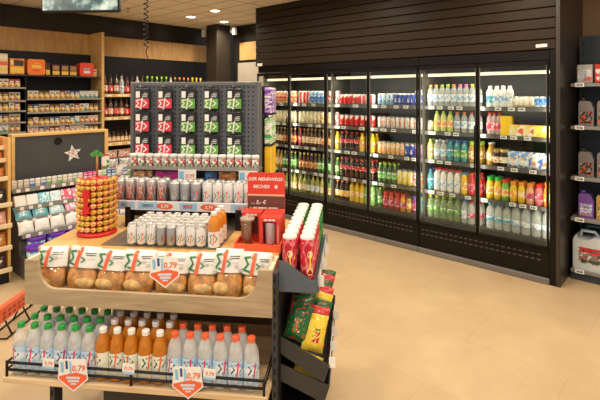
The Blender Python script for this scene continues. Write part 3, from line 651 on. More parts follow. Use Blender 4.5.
def ttub(x, w, h, m, lab, fm):
    b = MB(); fn = lambda a, bb, t: (a, t, bb); r = .025; pts = []
    for cx_, cz, a0 in ((w/2-r, h-r, 0), (-w/2+r, h-r, 90), (-w/2+r, r, 180), (w/2-r, r, 270)):
        for q in range(5): a = radians(a0+q*22.5); pts.append((cx_+r*cos(a), cz+r*sin(a)))
    b.prism([(a*.98, bb) for a, bb in pts], fn, -.07, .07, m)
    o = empty('tobacco_tub', WL(x, -.32, 1.9045), WL.rz, lab, 'tub', 'boxes on the top tobacco shelf'); link('tub_body', b.mesh('tub'), o)
    l = MB().prism([(a*1.04, (bb-h/2)*1.03+h/2+.004) for a, bb in pts], fn, -.085, -.070, ink('lid_orange', (.93, .22, .03)) if 'orange' in lab else ored); link('lid', l.mesh('tub_lid'), o)
    f = MB().flat(fm, lambda a, bb: (a, -.0862, bb)); link('emblem', f.mesh('tub_emblem'), o)
ttub(-1.03, .205, .2, orb, 'large rounded orange tobacco tub on the top shelf', rect(-.06, .09, .06, .13, oyel)+rect(-.04, .05, .04, .07, ored)+rect(-.03, .145, .03, .155, oyel))
tbox('tobacco_box', -.875, .06, .165, .1, dbr, rect(-.026, .01, .026, .075, oyel), 'brown and yellow carton right beside the orange tub'); 
for k, x in enumerate((-.77, -.653, -.54)):
    tbox('tobacco_box', x, .10, .155, .1, dbr, rect(-.045, .012, .045, .062, oyel)+rect(-.04, .075, .04, .135, ink('photo_tan', (.45, .22, .1))), '%s of three brown cartons between the orange and red tubs' % ('first', 'middle', 'last')[k])
ttub(-.245+.0, .13, .165, ored, 'red rounded tobacco tub with white lettering beside the divider', rect(-.04, .09, .04, .115, ink('sky', (.3, .4, .7)))+rect(-.045, .045, .045, .075, white)) if False else ttub(-.372, .185, .185, ored, 'red rounded tobacco tub with white lettering beside the divider', rect(-.045, .09, .045, .115, ink('sky', (.3, .4, .7)))+rect(-.045, .045, .045, .075, white))
btl = bottle('wine', .03, .26, beerbr, lgold, dark and capm('black'), (.15, .4), 12, 'liquor_bottle')
tbox('tobacco_box', -.235, .06, .11, .09, cream_, rect(-.025, .01, .025, .05, oyel)+rect(-.02, .065, .02, .09, redo), 'small cream and yellow carton between the red tub and the divider')
btl.put(WL(-.88, -.14, 1.9045), WL.rz, 'dark bottle standing behind the cartons on top tobacco shelf', 'bottle')
# liquor shelves beyond the divider
lq = empty('liquor_shelf', WL(0, 0), WL.rz, 'dark wall shelving with honey wooden edges holding liquor bottles', 'shelf')
link('back_panel', MB().box((-.128, -.03, .3), (2.0, -.002, 2.24), black).mesh('back_panel'), lq)
LQ = [.54, .92, 1.305, 1.65]
for z in LQ:
    so = link('shelf', MB().box((-.128, -.40, z-.03), (2.0, -.03, z), oaky).box((-.128, -.43, z-.045), (2.0, -.40, z), oaky, .003).mesh('shelf'), lq)
    x = -.09
    while x < 1.9:
        link('price_tag', MB().box((x, -.4325, z-.04), (x+.07, -.4305, z-.006), M('cream_tag', (.85, .75, .5), .5)).mesh('price_tag'), so); x += random.choice((.085, .1, .16))
def LQB(key, body, lab, cap, h=.29, r=.037): return once(('lq', key), lambda: bottle('wine', r, h, body, lab, capm(cap), (.14, .44), 12, 'liquor_bottle'))
lqk = [(LQB('a', cola, lred, 'black'), 'dark red-label'), (LQB('b', beerbr, lcream, 'black', .3), 'dark cream-label'), (LQB('c', M('dark_port', (.10, .012, .012), .08, coat=.6), lred, 'black', .27), 'dark port'), (LQB('d', beergr, lgreen, 'lime', .285), 'green-capped'), (LQB('e', beerbr, lgold, 'orange', .28), 'orange-capped'), (LQB('f', goldw, lgold, 'yellow', .285), 'yellow-capped'), (LQB('g', M('clear_spirit', (.5, .5, .47), .1, coat=.5), lw, 'black', .31), 'clear')]
seq3 = [1, 0, 1, 6, 2, 2, 6, 1, 3, 3, 3, 3, 3, 6, 4, 4, 4, 4, 5, 5, 5, 5, 5, 5, 5]
for i, k in enumerate(seq3[:21]):
    lqk[k][0].put(WL(-.075+i*.086, -.33, 1.6505), WL.rz+random.uniform(-.4, .4), '%s liquor bottle on the top liquor shelf, %s from the divider' % (lqk[k][1], ORD[i] if i < 20 else 'twenty-first'), 'bottle', 'bottles on the top liquor shelf')
for i, k in enumerate([0, 1, 0, 1, 2, 2, 1]):
    lqk[k][0].put(WL(-.075+i*.084, -.33, 1.3055), WL.rz+random.uniform(-.4, .4), '%s liquor bottle on the middle liquor shelf, %s from the divider' % (lqk[k][1], ORD[i]), 'bottle', 'bottles on the middle liquor shelf')
mini = once('mini', lambda: bottle('wine', .026, .17, beerbr, lcream, capm('black'), (.08, .5), 12, 'miniature_bottle'))
for i in range(7): mini.put(WL(-.08+i*.066, -.35, .9205), WL.rz, 'small cream-label bottle on the lower liquor shelf, %s from the divider' % ORD[i], 'bottle', 'small bottles on the lower liquor shelf')
pb = pouch('redwhite', .2, .13, .06, P('snack_wr', [(.8, .75, .7), (.75, .1, .06), (.85, .8, .75), (.6, .35, .15)], 22, 'noise'), P('snack_r', [(.75, .1, .06), (.88, .84, .8), (.75, .25, .1)], 20, 'noise'), 'snack_bag')
pb2 = pouch('bluewhitebag', .2, .13, .06, P('snack_bw', [(.8, .78, .76), (.25, .3, .5), (.85, .8, .75)], 22, 'noise'), P('snack_b', [(.3, .35, .55), (.85, .82, .8), (.7, .4, .2)], 20, 'noise'), 'snack_bag')
for r_, (zz, pr, nm) in enumerate(((.5405, pb2, 'blue and white'), (.672, pb, 'red and white'), (.803-.001, pb, 'red'))):
    for i in range(3):
        if r_ < 2: pr.put(WL(.02+i*.21, -.33-.03*(1-r_), zz), WL.rz, '%s snack bag, %s from divider in the %s layer under liquor' % (nm, ORD[i], ('bottom', 'upper')[r_]), 'bag', 'snack bags under the liquor')

# ================================================================== COUNTER AND CANDY RACK
pn = empty('counter_panel', WL(-1.80, -2.10, 0), WL.rz, 'dark cashier counter screen edged in honey wood with round hole', 'counter')
slm = M('counter_slate', (.055, .058, .064), .5)
link('panel', MB().box((.03, .0, 0), (.90, .025, 1.235), slm).mesh('panel'), pn)
link('wood_edge', MB().box((0, -.02, 0), (.03, .10, 1.235), oaky, .003).box((.9, -.02, 0), (.935, .10, 1.235), oaky, .003).box((0, -.02, 1.235), (.935, .10, 1.262), oaky, .003).mesh('wood_edge_frame'), pn)
link('cable_hole', MB().tube([(.42+.034*cos(2*pi*k/20), -.003, 1.168+.034*sin(2*pi*k/20)) for k in range(20)], .005, black, 6, True).lathe([(0, 0)], black).mesh('cable_hole') if False else MB().tube([(.42+.034*cos(2*pi*k/20), -.003, 1.168+.034*sin(2*pi*k/20)) for k in range(20)], .005, black, 6, True).poly([(.42+.034*cos(2*pi*k/20), -.002, 1.168+.034*sin(2*pi*k/20)) for k in range(20)], M('hole_dark', (.004, .004, .004), .9)).mesh('cable_hole'), pn)
link('worktop', MB().box((0, .10, 1.0), (.935, .6, 1.04), oaky, .003).mesh('worktop'), pn)
# star sign
st = MB(); pts = []
for k in range(10):
    a = radians(90-36*k+8); rr = .088 if k % 2 == 0 else .038; pts.append((rr*cos(a), rr*sin(a)))
st.prism(pts, lambda a, bb, t: (a, t, bb), -.012, -.002, paper)
st.flat(xf(pts and [([(a*.8, b*.8) for a, b in [p for p in pts]], P('star_print', [(.8, .78, .75), (.4, .2, .15), (.85, .82, .8), (.55, .5, .5)], 30, 'noise'))], 1, 1, 0, 0), lambda a, bb: (a, -.0125, bb))
tag(link('star_sign', st.mesh('star_sign'), None, WL(-1.235, -2.101, 1.03), (0, 0, WL.rz)), 'white paper star sign stuck on the dark counter screen', 'sign')
rk = empty('candy_rack', WL(-1.84, -2.10, 0), WL.rz, 'grey tiered candy rack in front of the dark counter screen', 'rack')
ROWS = [(2.12, .74), (2.22, .59), (2.31, .49), (2.39, .375)]   # distance from wall, z
rackm = M('rack_grey', (.10, .10, .10), .45)
link('rack_body', MB().prism([(0, 0), (-.28, 0), (-.28, .25), (-.27, .3), (-.2, .36), (-.1, .56), (0, .72)], lambda a, bb, t: (t, a-.03, bb), .02, 1.55, rackm).mesh('rack_body'), rk)
clr = GLASS('clear_plastic', (.93, .95, .96), .8)
for k, (o, z) in enumerate(ROWS):
    y = -(o-2.10)
    s = MB().box((.02, y-.10, z-.015), (1.55, y-.005, z-.005), rackm).box((.02, y-.105, z-.02), (1.55, y-.10, z+.022), M('rail_light', (.24, .235, .225), .25))
    so = link('shelf', s.mesh('shelf'), rk); x = .05
    while x < 1.4:
        link('price_tag', MB().box((x, y-.1075, z-.016), (x+.034, y-.1055, z+.014), paper).mesh('price_tag'), so); x += random.choice((.075, .1, .13))
def candy(pr, row, x, lab, cat, dy=0, dz=0, rx=0, group=None, rz=0):
    o, z = ROWS[row]; pr.put(WL(-1.84+x, -o-.055+dy, z+dz-.0045), (rx, 0, WL.rz+rz), lab, cat, group)
def gumpack(n, c, c2): 
    b = MB().box((-.021, -.012, 0), (.021, .012, .095), M('gumc_'+n, c, .4), .003); b.flat(rect(-.02, .012, .02, .05, ink('gumband_'+n, c2))+bars(-.016, .065, .032, .012, ink('gumband_'+n, c2), (.4, .5)), lambda a, bb: (a, -.0125, bb))
    return Proto('gum_pack', b.mesh('gum_'+n))
gums = {n: once(('gum', n), lambda c=c, c2=c2, n=n: gumpack(n, c, c2)) for n, c, c2 in (('white', (.85, .83, .8), (.70, .62, .52)), ('white-and-blue', (.83, .83, .82), (.12, .25, .6)), ('pink', (.8, .08, .3), (.9, .8, .82)), ('white-and-green', (.83, .83, .8), (.2, .5, .12)), ('blue', (.07, .2, .55), (.75, .8, .88)))}
r1 = ['white', 'white', 'white', 'white-and-blue', 'white', 'white-and-blue', 'white-and-green', 'white', 'white-and-green', 'white', 'white', 'white-and-green', 'white', 'pink', 'pink', 'pink', 'white', 'white-and-green', 'blue', 'blue']
for i, n in enumerate(r1): candy(gums[n], 0, .045+i*.0505, '%s gum pack, %s along the top candy row from wooden snack shelf' % (n, ORD[i]), 'gum', group='gum packs on the top candy row')
for i in range(8): candy(gums[('white', 'blue', 'white-and-green', 'pink')[i % 4]], 0, 1.075+i*.056, '%s gum pack at the island end of the top candy row, %s there' % (('white', 'blue', 'white-and-green', 'pink')[i % 4], ORD[i]), 'gum', group='gum packs on the top candy row')
def lay(key, c, w=.098): return once(('lay', key, w), lambda: Proto('candy_box', MB().box((-w/2, -.02, 0), (w/2, .02, .105), P('candybox_'+key, [c, c, (.86, .86, .85), c], 25, 'noise'), .006).mesh('candy_box_'+key)))
for i, (n, c) in enumerate((('white', (.85, .84, .83)), ('white', (.85, .84, .83)), ('cyan', (.15, .55, .7)), ('light blue', (.45, .7, .82)), ('red', (.75, .08, .18)), ('pink', (.8, .2, .35)), ('green', (.05, .5, .18)), ('sky blue', (.15, .45, .78)), ('pale blue', (.5, .7, .85)), ('white', (.85, .84, .83)), ('purple', (.3, .1, .5)), ('green', (.05, .5, .18)), ('white', (.85, .84, .83)), ('red', (.75, .08, .18)))):
    candy(lay(n, c), 1, .07+i*.103, '%s candy box leaning back, %s along the second candy row from wooden shelf' % (n, ORD[i]), 'candy', rx=-.45, dz=.009, group='candy boxes on the second row')
for i, (n, c) in enumerate((('teal', (.12, .38, .46)), ('teal', (.12, .38, .46)), ('pale teal', (.4, .6, .66)), ('pink-edged', (.6, .3, .4)), ('green-edged', (.35, .55, .42)), ('peach', (.8, .5, .35)), ('purple', (.35, .15, .5)), ('orange', (.85, .4, .08)), ('teal', (.12, .38, .46)))):
    pr = pouch('blister'+n, .14, .135, .03, M('blister_'+n, c, .25), P('blisterf_'+n, [c, (.75, .85, .86), c, (.86, .87, .87)], 25, 'noise'), 'candy_bag')
    candy(pr, 2, .075+i*.145, '%s candy bag lying back, %s along the third candy row' % (n, ORD[i]), 'candy', rx=-.7, dz=.008, group='candy bags on the third row')
for i in range(9):
    gn = i in (4, 5)
    pr = pouch('sackgreen' if gn else 'sackwhite', .132, .125, .05, M('sack_green' if gn else 'sack_white', (.45, .68, .5) if gn else (.82, .81, .79), .35), P('sackf_g' if gn else 'sackf_w', [(.82, .85, .82), (.4, .65, .45) if gn else (.7, .7, .72), (.86, .86, .84)], 25, 'noise'), 'candy_bag')
    candy(pr, 3, .07+i*.135, '%s candy bag, %s along the fourth candy row from wooden shelf' % ('pale green' if gn else 'white', ORD[i]), 'candy', rx=-.35, dz=.006, group='candy bags on the fourth row')
def tubp():
    b = MB().lathe([(.062, 0), (.075, .135)], P('tub_blue', [(.05, .3, .65), (.05, .3, .65), (.8, .84, .88), (.1, .5, .8)], 22, 'noise'), 18)
    l = MB().lathe([(.079, .132), (.081, .160), (.075, .165), (.069, .160), (0, .160)], M('lid_purple', (.13, .03, .38), .3), 18, caps=False)
    e = MB().flat(xf([([(cos(2*pi*k/12)*.03, sin(2*pi*k/12)*.018) for k in range(12)], redo)], 1, 1, 0, .06)+xf([([(cos(2*pi*k/12)*.022, sin(2*pi*k/12)*.01) for k in range(12)], white)], 1, 1, 0, .06)[:0]+bars(-.02, .056, .04, .009, white, (.4, .5)), lambda a, bb: ((.062+.013*bb/.135+.0006)*sin(a/.067), -(.062+.013*bb/.135+.0006)*cos(a/.067), bb))
    return Proto('candy_tub', None, [('tub_body', b.mesh('tub_body')), ('lid', l.mesh('tub_lid')), ('emblem', e.mesh('tub_emblem'))])
tb = tubp()
for i, (x, o, z) in enumerate(((-1.755, 2.63, .15), (-1.585, 2.63, .15), (-1.70, 2.47, .19), (-1.53, 2.47, .19), (-1.36, 2.47, .19))):
    tb.put(WL(x, -o, z+.0005), WL.rz, 'blue candy tub with purple lid, %s' % ('front row nearer the wooden shelf', 'front row nearer the island', 'back row nearer the wooden shelf', 'back row middle', 'back row nearest the island')[i], 'tub', 'blue candy tubs on the lowest row')
link('tub_step', MB().box((0.02, -.62, .02), (.9, -.45, .15), rackm).mesh('tub_step'), rk)
link('tub_step', MB().box((0.02, -.45, .02), (.9, -.30, .19), rackm).mesh('tub_step'), rk)
op = pouch('orangecandy', .12, .11, .04, ink('orange_pack', (.85, .28, .04)), P('orangecandyf', [(.85, .28, .04), (.9, .6, .1), (.4, .1, .04)], 25, 'noise'), 'candy_bag')
for i in range(5): op.put(WL(-1.84+.62+i*.13, -2.46, .195), (-.4, 0, WL.rz), 'orange candy bag beyond the blue tubs, %s from them' % ORD[i], 'candy', 'orange bags on the lowest row')
# paper cards on the rack
for k, (x, y, z, w, h, c, lab) in enumerate(((.93, -2.13, .83, .085, .17, P('card_cherry', [(.85, .8, .75), (.85, .8, .75), (.6, .05, .05), (.1, .3, .1)], 28), 'tall white card printed with red and green, above the candy rack'), (1.10, -2.16, .76, .13, .10, P('card_grey', [(.8, .78, .75), (.8, .78, .75), (.35, .25, .2)], 35), 'wide white printed card beside the tall one'))):
    b = MB().box((-w/2, -.004, 0), (w/2, .004, h), paper, front=c).box((-.012, -.003, -.10), (.012, .003, 0), alu)
    tag(link('promo_card', b.mesh('promo_card'), None, WL(-1.84+x, y-.02, z), (0, 0, WL.rz)), lab, 'card')
# wooden snack shelf
wt = empty('snack_shelf', WL(-1.90, -2.51, 0), WL.rz, 'wooden tiered snack shelf, nearest to the island at the counter front', 'shelf')
link('side_panel', MB().box((-.022, .05, 0), (0, .45, 1.262), oaky, .003).mesh('side_panel'), wt)
link('base', MB().box((-.9, .02, 0), (-.022, .45, .10), black).mesh('base'), wt)
link('back_panel', MB().box((-.9, .43, .1), (-.022, .45, 1.262), black).mesh('back_panel'), wt)
TZ = [.125, .318, .51, .694, .914, 1.071, 1.177]
for k, z in enumerate(TZ):
    dep = .0 if k < 4 else .06+.05*(k-4)
    link('shelf', MB().box((-.9, dep, z-.022), (-.022, .43, z-.004), oaky).box((-.9, dep-.006, z-.026), (-.004, dep+.008, z+.012), WOOD('pale_edge', (.72, .55, .34), (.86, .70, .46)), .002).mesh('shelf'), wt)
tn = [('dark brown', (.07, .035, .03), .12), ('orange-brown', (.55, .22, .05), .12), ('rose and white', (.75, .4, .35), .115), ('black', (.02, .02, .022), .13), ('rust', (.6, .2, .06), .085), ('rust', (.6, .2, .06), .07), ('red', (.75, .04, .03), .075)]
for k, (n, c, h) in enumerate(tn):
    dep = .0 if k < 4 else .06+.05*(k-4)
    pr = pouch('snk%d' % k, .10, h, .045, M('snk_m%d' % k, c, .3), P('snk_f%d' % k, [c, [min(1, q*1.7+.05) for q in c], c, (.8, .7, .55)], 30, 'noise'), 'snack_bag')
    for i in range(4): pr.put(WL(-1.90-.08-i*.108, -2.51+dep+.06, TZ[k]-.0035), (-.25, 0, WL.rz), '%s snack bag, %s from wooden side panel, %s wooden tier' % (n, ORD[i], ('lowest', 'second lowest', 'third lowest', 'middle', 'third highest', 'second highest', 'highest')[k]), 'snack', 'snack bags on the wooden shelf')

# ================================================================== TV, CABLE, CEILING FITTINGS
tv = empty('ceiling_screen', (-2.04, 4.2, 2.41), radians(-2.5), 'black flat screen with a pale landscape picture hanging below the ceiling', 'screen')
link('screen_case', MB().box((-.37, 0, 0), (.37, .05, .43), black, .008).mesh('screen_case'), tv)
m, nt, b = new_mat('screen_picture')
tc = nt.nodes.new('ShaderNodeTexCoord'); vo = nt.nodes.new('ShaderNodeTexNoise'); vo.inputs['Scale'].default_value = 7; vo.inputs['Detail'].default_value = 5; cr = nt.nodes.new('ShaderNodeValToRGB')
nt.links.new(tc.outputs['Object'], vo.inputs['Vector']); nt.links.new(vo.outputs['Fac'], cr.inputs['Fac'])
e = cr.color_ramp.elements; e[0].position = .36; e[0].color = (.04, .06, .06, 1); e[1].position = .66; e[1].color = (.50, .60, .54, 1); q = e.new(.48); q.color = (.07, .12, .13, 1); q = e.new(.54); q.color = (.22, .33, .33, 1)
nt.links.new(cr.outputs[0], b.inputs['Base Color']); nt.links.new(cr.outputs[0], b.inputs['Emission Color']); b.inputs['Emission Strength'].default_value = .55; b.inputs['Roughness'].default_value = .3
link('screen_panel', MB().box((-.355, -.002, .018), (.355, .001, .415), m).mesh('screen_panel'), tv)
link('ceiling_arm', MB().box((-.03, .02, .43), (.03, .05, H-2.41), black).mesh('ceiling_arm'), tv)
path = []; N = 420
for k in range(N+1): a = 2*pi*30*k/N; path.append((.013*cos(a), .013*sin(a), H-.02-(H-.02-1.93)*k/N))
cb = MB().tube(path, .0035, black, 5); cb.tube([(.013, 0, 1.93), (0, 0, 1.91), (.004, .0, 1.88), (.012, 0, 1.866), (.004, 0, 1.853), (-.008, 0, 1.86)], .003, black, 6)
cb.lathe([(.03, H-.02), (.03, H)], black, 12)
tag(link('coiled_cable', cb.mesh('coiled_cable'), None, (-.918, 2.7, 0)), 'black coiled spiral cable hanging from the ceiling above the grey pegboard', 'cable')
sp = MB().lathe([(.03, H-.012), (.03, H)], steel, 12); sp.lathe([(.008, H-.06), (.008, H-.012)], steel, 8); sp.lathe([(.02, H-.066), (.02, H-.06)], steel, 10)
tag(link('sprinkler', sp.mesh('sprinkler'), None, (-2.43, 6.4, 0)), 'small metal sprinkler head on the ceiling beside the screen', 'sprinkler')
for k, (px, py) in enumerate(((-1.725, 8.13), (-1.135, 7.85))):
    pr = MB().box((-.032, -.03, -.13), (.032, .03, 0), white, .006)
    tag(link('wall_speaker', pr.mesh('wall_speaker'), None, (px, py, H-.06), (0, 0, FR.rz)), 'small white box speaker high up on the column, %s' % ('liquor shelf side', 'cooler side')[k], 'speaker')
dl_r = MB().lathe([(.062, 0), (.082, -.004), (.085, .0)], white, 24, caps=False).mesh('trim_ring')
dl_d = MB().poly([(.063*cos(2*pi*k/24), .063*sin(2*pi*k/24), -.001) for k in range(24)][::-1], EMIT('lamp_glow', (1, .93, .8), 14)).mesh('diffuser')
DL = [(-1.72, 7.15), (-1.24, 6.63), (-1.28, 7.64)]
lab3 = ['recessed round ceiling light, the one nearest the column on the liquor side', 'recessed round ceiling light, nearest of three to the pegboard', 'recessed round ceiling light, closest of three to the column']
lab3 = ['round recessed ceiling light, lowest-hanging in view towards the wood band', 'round recessed ceiling light, the one nearest the camera of three', 'round recessed ceiling light, the one closest to the corner column']
lab3[0] = 'round recessed ceiling light, nearest the liquor wall of three'
for k, (x, y) in enumerate(DL):
    o = empty('ceiling_light', (x, y, H), 0, lab3[k], 'light', 'recessed ceiling lights'); link('trim_ring', dl_r, o); link('diffuser', dl_d, o)
LE = .5
def lamp(x, y, e, size=.16, spread=150, col=(1, .87, .69)):
    l = bpy.data.lights.new('downlight', 'AREA'); l.shape = 'DISK'; l.size = size; l.energy = e*LE; l.color = col; l.spread = radians(spread)
    o = bpy.data.objects.new('downlight', l); COL.objects.link(o); o.location = (x, y, H-.03)
for x, y in DL: lamp(x, y, 26)
for x, y in ((-2.6, 4.9), (-1.1, 5.1), (.2, 4.6), (-2.9, 3.3), (-1.7, 3.3), (-.5, 2.6), (.8, 2.9), (1.5, 3.6), (2.3, 2.6), (-2.4, 1.6), (-1.2, 1.0), (.2, .9), (1.5, 1.2), (2.8, 1.2), (-2, -.6), (0, -.9), (2, -.8)):
    lamp(x, y, 30, .2, 170)

# ================================================================== ISLAND
def IE(name, x, y, z, lab, cat, group=None): return empty(name, IS(x, y, z), IS.rz, lab, cat, group)
TT = .885     # table top height
tbl = IE('display_table', 0, 0, 0, 'wooden promotion table with a shelf below, in front of grey pegboard', 'table')
link('table_top', MB().box((-1.225, .185, TT-.03), (-.005, .80, TT), WOOD('table_honey', (.60, .345, .105), (.71, .44, .16), (5, 1.2, 5)), .003).mesh('table_top'), tbl)
# bread tray with a scooped front
pts = [(-1.153, .685), (0, .685), (0, .888), (-.062, .888)]
for k in range(9): a = radians(90*k/8); pts.append((-.062-.10+.10*cos(a)-.0, .858-.10*sin(a)+.0) if False else (-.065-.085*(1-cos(a)), .86-.10*sin(a)))
for k in range(9): a = radians(90-90*k/8); pts.append((-1.088+.085*(1-cos(a)), .86-.10*sin(a)))
pts += [(-1.091, .888), (-1.153, .888)]
fb = MB().prism(pts, lambda a, b, t: (a, t, b), 0, .018, oakg, oakg)
link('metal_deck', MB().box((-.92, .236, TT), (-.308, .795, TT+.004), M('taupe_metal', (.17, .135, .105), .3)).mesh('metal_deck'), tbl)
link('tray_front', fb.mesh('tray_front'), tbl)
edge_m = WOOD('tray_edge', (.74, .62, .42), (.86, .75, .55))
for x0 in (-1.153, -.018): link('tray_side', MB().box((x0, .018, .685), (x0+.018, .186, .888), edge_m).mesh('tray_side'), tbl)
link('tray_base', MB().box((-1.135, .018, .70), (-.018, .186, .715), oakg).mesh('tray_base'), tbl)
link('tray_back', MB().box((-1.135, .170, .715), (-.018, .184, TT-.031), oakg).mesh('tray_back'), tbl)
legm = M('slotted_steel', (.035, .037, .042), .4)
def upright(x, y, z1):
    b = MB().box((x-.012, y, .0), (x+.012, y+.06, z1), legm)
    for k in range(int(z1/.05)): b.box((x-.004, y-.001, .03+k*.05), (x+.004, y+.001, .055+k*.05), M('slot', (.003, .003, .003), .9))
    return b
for x, y, z1 in ((.008, .02, .87), (-1.06, .06, .37), (.008, .62, .87), (-1.06, .62, .84)): link('leg', upright(x, y, z1).box((x-.02, y-.005, 0), (x+.02, y+.065, .02), black).mesh('leg'), tbl)
link('bottle_deck', MB().box((-1.195, -.085, .372), (-.005, .50, .398), oak, .003).mesh('bottle_deck'), tbl)
rl = MB()
for z in (.428, .460): rl.tube([(-1.180, .3, z), (-1.180, -.075, z), (-.02, -.075, z), (-.02, .3, z)], .006, black, 8)
for x, y in ((-1.180, -.075), (-.02, -.075), (-.6, -.075), (-1.180, .3), (-.02, .3)): rl.tube([(x, y, .398), (x, y, .466)], .006, black, 8)
link('wire_rail', rl.mesh('wire_rail'), tbl)
dkw = WOOD('dark_back_board', (.10, .06, .035), (.16, .10, .06))
link('back_board', MB().box((-.95, .50, .0), (-.005, .52, .854), dkw).mesh('back_board'), tbl)
link('side_board', MB().box((-.012, .10, .398), (-.004, .5, .68), oak).mesh('side_board'), tbl)
link('lower_box', MB().box((-.80, .05, .0), (-.02, .495, .33), M('dark_box', (.03, .026, .024), .5), .004).mesh('lower_box'), tbl)
# pegboard gondola behind it
gd = IE('pegboard_rack', 0, 0, 0, 'grey perforated pegboard rack with hooks and shelves behind the wooden table', 'rack')
pegm, nt, b = new_mat('perforated_grey')
tc = nt.nodes.new('ShaderNodeTexCoord'); mp = nt.nodes.new('ShaderNodeVectorMath'); mp.operation = 'SCALE'; mp.inputs['Scale'].default_value = 1/.0275
fr_ = nt.nodes.new('ShaderNodeVectorMath'); fr_.operation = 'FRACTION'; sb = nt.nodes.new('ShaderNodeVectorMath'); sb.operation = 'SUBTRACT'; sb.inputs[1].default_value = (.5, .5, .5)
ml = nt.nodes.new('ShaderNodeVectorMath'); ml.operation = 'MULTIPLY'; ml.inputs[1].default_value = (1, 0, 1)
ln = nt.nodes.new('ShaderNodeVectorMath'); ln.operation = 'LENGTH'; lt = nt.nodes.new('ShaderNodeMath'); lt.operation = 'LESS_THAN'; lt.inputs[1].default_value = .2
mx = nt.nodes.new('ShaderNodeMixRGB'); mx.inputs[1].default_value = (.105, .12, .145, 1); mx.inputs[2].default_value = (.008, .008, .009, 1)
nt.links.new(tc.outputs['Object'], mp.inputs[0]); nt.links.new(mp.outputs[0], fr_.inputs[0]); nt.links.new(fr_.outputs[0], sb.inputs[0]); nt.links.new(sb.outputs[0], ml.inputs[0]); nt.links.new(ml.outputs[0], ln.inputs[0])
nt.links.new(ln.outputs['Value'], lt.inputs[0]); nt.links.new(lt.outputs[0], mx.inputs[0]); nt.links.new(mx.outputs[0], b.inputs['Base Color']); b.inputs['Roughness'].default_value = .4
greyp = M('rack_frame_grey', (.13, .135, .145), .4)
link('pegboard', MB().box((-1.025, .80, 1.0), (-.24, .82, 1.70), pegm).mesh('pegboard'), gd)
link('frame', MB().box((-1.05, .795, .02), (-1.025, .84, 1.725), greyp, .003).box((-.24, .795, .02), (-.215, .84, 1.725), greyp, .003).box((-1.025, .795, 1.70), (-.24, .84, 1.725), greyp, .003).mesh('rack_frame'), gd)
link('lower_panel', MB().box((-1.025, .81, .02), (-.24, .83, 1.0), black).mesh('lower_panel'), gd)
for x in (-.94, -.29): link('shelf_post', MB().box((x-.016, .55, TT+.0005), (x+.016, .60, 1.0), black).mesh('shelf_post'), gd)
link('can_shelf', MB().box((-1.05, .57, 1.0), (-.22, .795, 1.018), black).mesh('can_shelf'), gd)
ps = M('promo_blue', (.35, .6, .85), .5)
rail = MB().box((-1.06, .555, .985), (-.205, .57, 1.035), M('rail_white', (.80, .82, .85), .4))
f = lambda a, bb: (a, .5545, bb)
for k, (x, w) in enumerate(((-1.0, .10), (-.88, .12), (-.63, .10), (-.335, .12))): rail.flat(rect(x, .99, x+w, 1.03, ps)+rect(x+w*.2, 1.0, x+w*.75, 1.02, paper), f)
for x in (-.72, -.46):
    rail.flat([([(x+.05*cos(2*pi*k/14), 1.01+.019*sin(2*pi*k/14)) for k in range(14)], redo)], lambda a, bb: (a, .554, bb))
    rail.flat(xf(text2d('0,79', .026, white, .1), 1, 1, x, 1.001), lambda a, bb: (a, .5535, bb))
for x in (-.585, -.26): rail.flat(xf(text2d('0,99', .032, redo, .1), 1, 1, x, .999), lambda a, bb: (a, .5537, bb))
link('price_rail', rail.mesh('price_rail'), gd)
link('gum_shelf', MB().box((-1.02, .69, 1.198), (-.20, .795, 1.206), greyp).box((-1.02, .686, 1.194), (-.20, .69, 1.216), M('clear_rail', (.30, .30, .28), .3)).mesh('gum_shelf'), gd)
cols = [-.955, -.808, -.66, -.513, -.369]; rowz = [1.687, 1.545, 1.403]
hm = MB().tube([(0, .0, 0), (0, -.055, 0), (0, -.07, .006)], .0025, steel, 6).mesh('hook')
def packet(nm, cm):
    b = MB().box((-.046, -.024, -.125), (.046, -.0, .0), M('packet_black', (.015, .015, .017), .3), .003).prism([(-.012, -.002), (.012, -.002), (.012, .012), (-.012, .012)], lambda a, bb, t: (a, t, bb), -.016, -.012, M('packet_black', (.015, .015, .017), .3))
    p = MB().flat(rect(-.044, -.122, .044, -.062, cm)+xf(logo(white, white), .072, .062, -.04, -.122), lambda a, bb: (a, -.0246-(.0004 if 0 else 0), bb))
    p = MB().flat(rect(-.044, -.122, .044, -.062, cm), lambda a, bb: (a, -.0245, bb)).flat(xf(logo(white, white), .075, .066, -.042, -.124), lambda a, bb: (a, -.0250, bb))
    w = MB().flat(rect(-.04, -.056, -.014, -.016, paper), lambda a, bb: (a, -.0245, bb)).flat(rect(0, -.052, .034, -.046, M('grey_print', (.5, .5, .5), .5))+rect(.004, -.042, .036, -.034, M('grey_print', (.5, .5, .5), .5))+rect(.012, -.03, .036, -.026, M('grey_print', (.5, .5, .5), .5)), lambda a, bb: (a, -.0245, bb))
    return Proto('hanging_packet', None, [('packet_body', b.mesh('packet_body')), ('colour_panel', p.mesh('colour_panel')), ('info_print', w.mesh('info_print'))])
pk_r = packet('red', M('packet_red', (.75, .035, .09), .4)); pk_g = packet('green', M('packet_green', (.14, .40, .07), .4))
for j, z in enumerate(rowz):
    for i, x in enumerate(cols):
        link('hook', hm, gd, (x, .80, z+.008))
        (pk_r if i < 2 else pk_g).put(IS(x, .784, z-.004), IS.rz, '%s and black hanging packet, %s row of the pegboard, %s column from the %s' % ('red' if i < 2 else 'green', ('top', 'middle', 'bottom')[j], ORD[i] if i < 3 else ORD[4-i], 'liquor side' if i < 3 else 'cooler side'), 'packet', 'packets hanging on the pegboard')
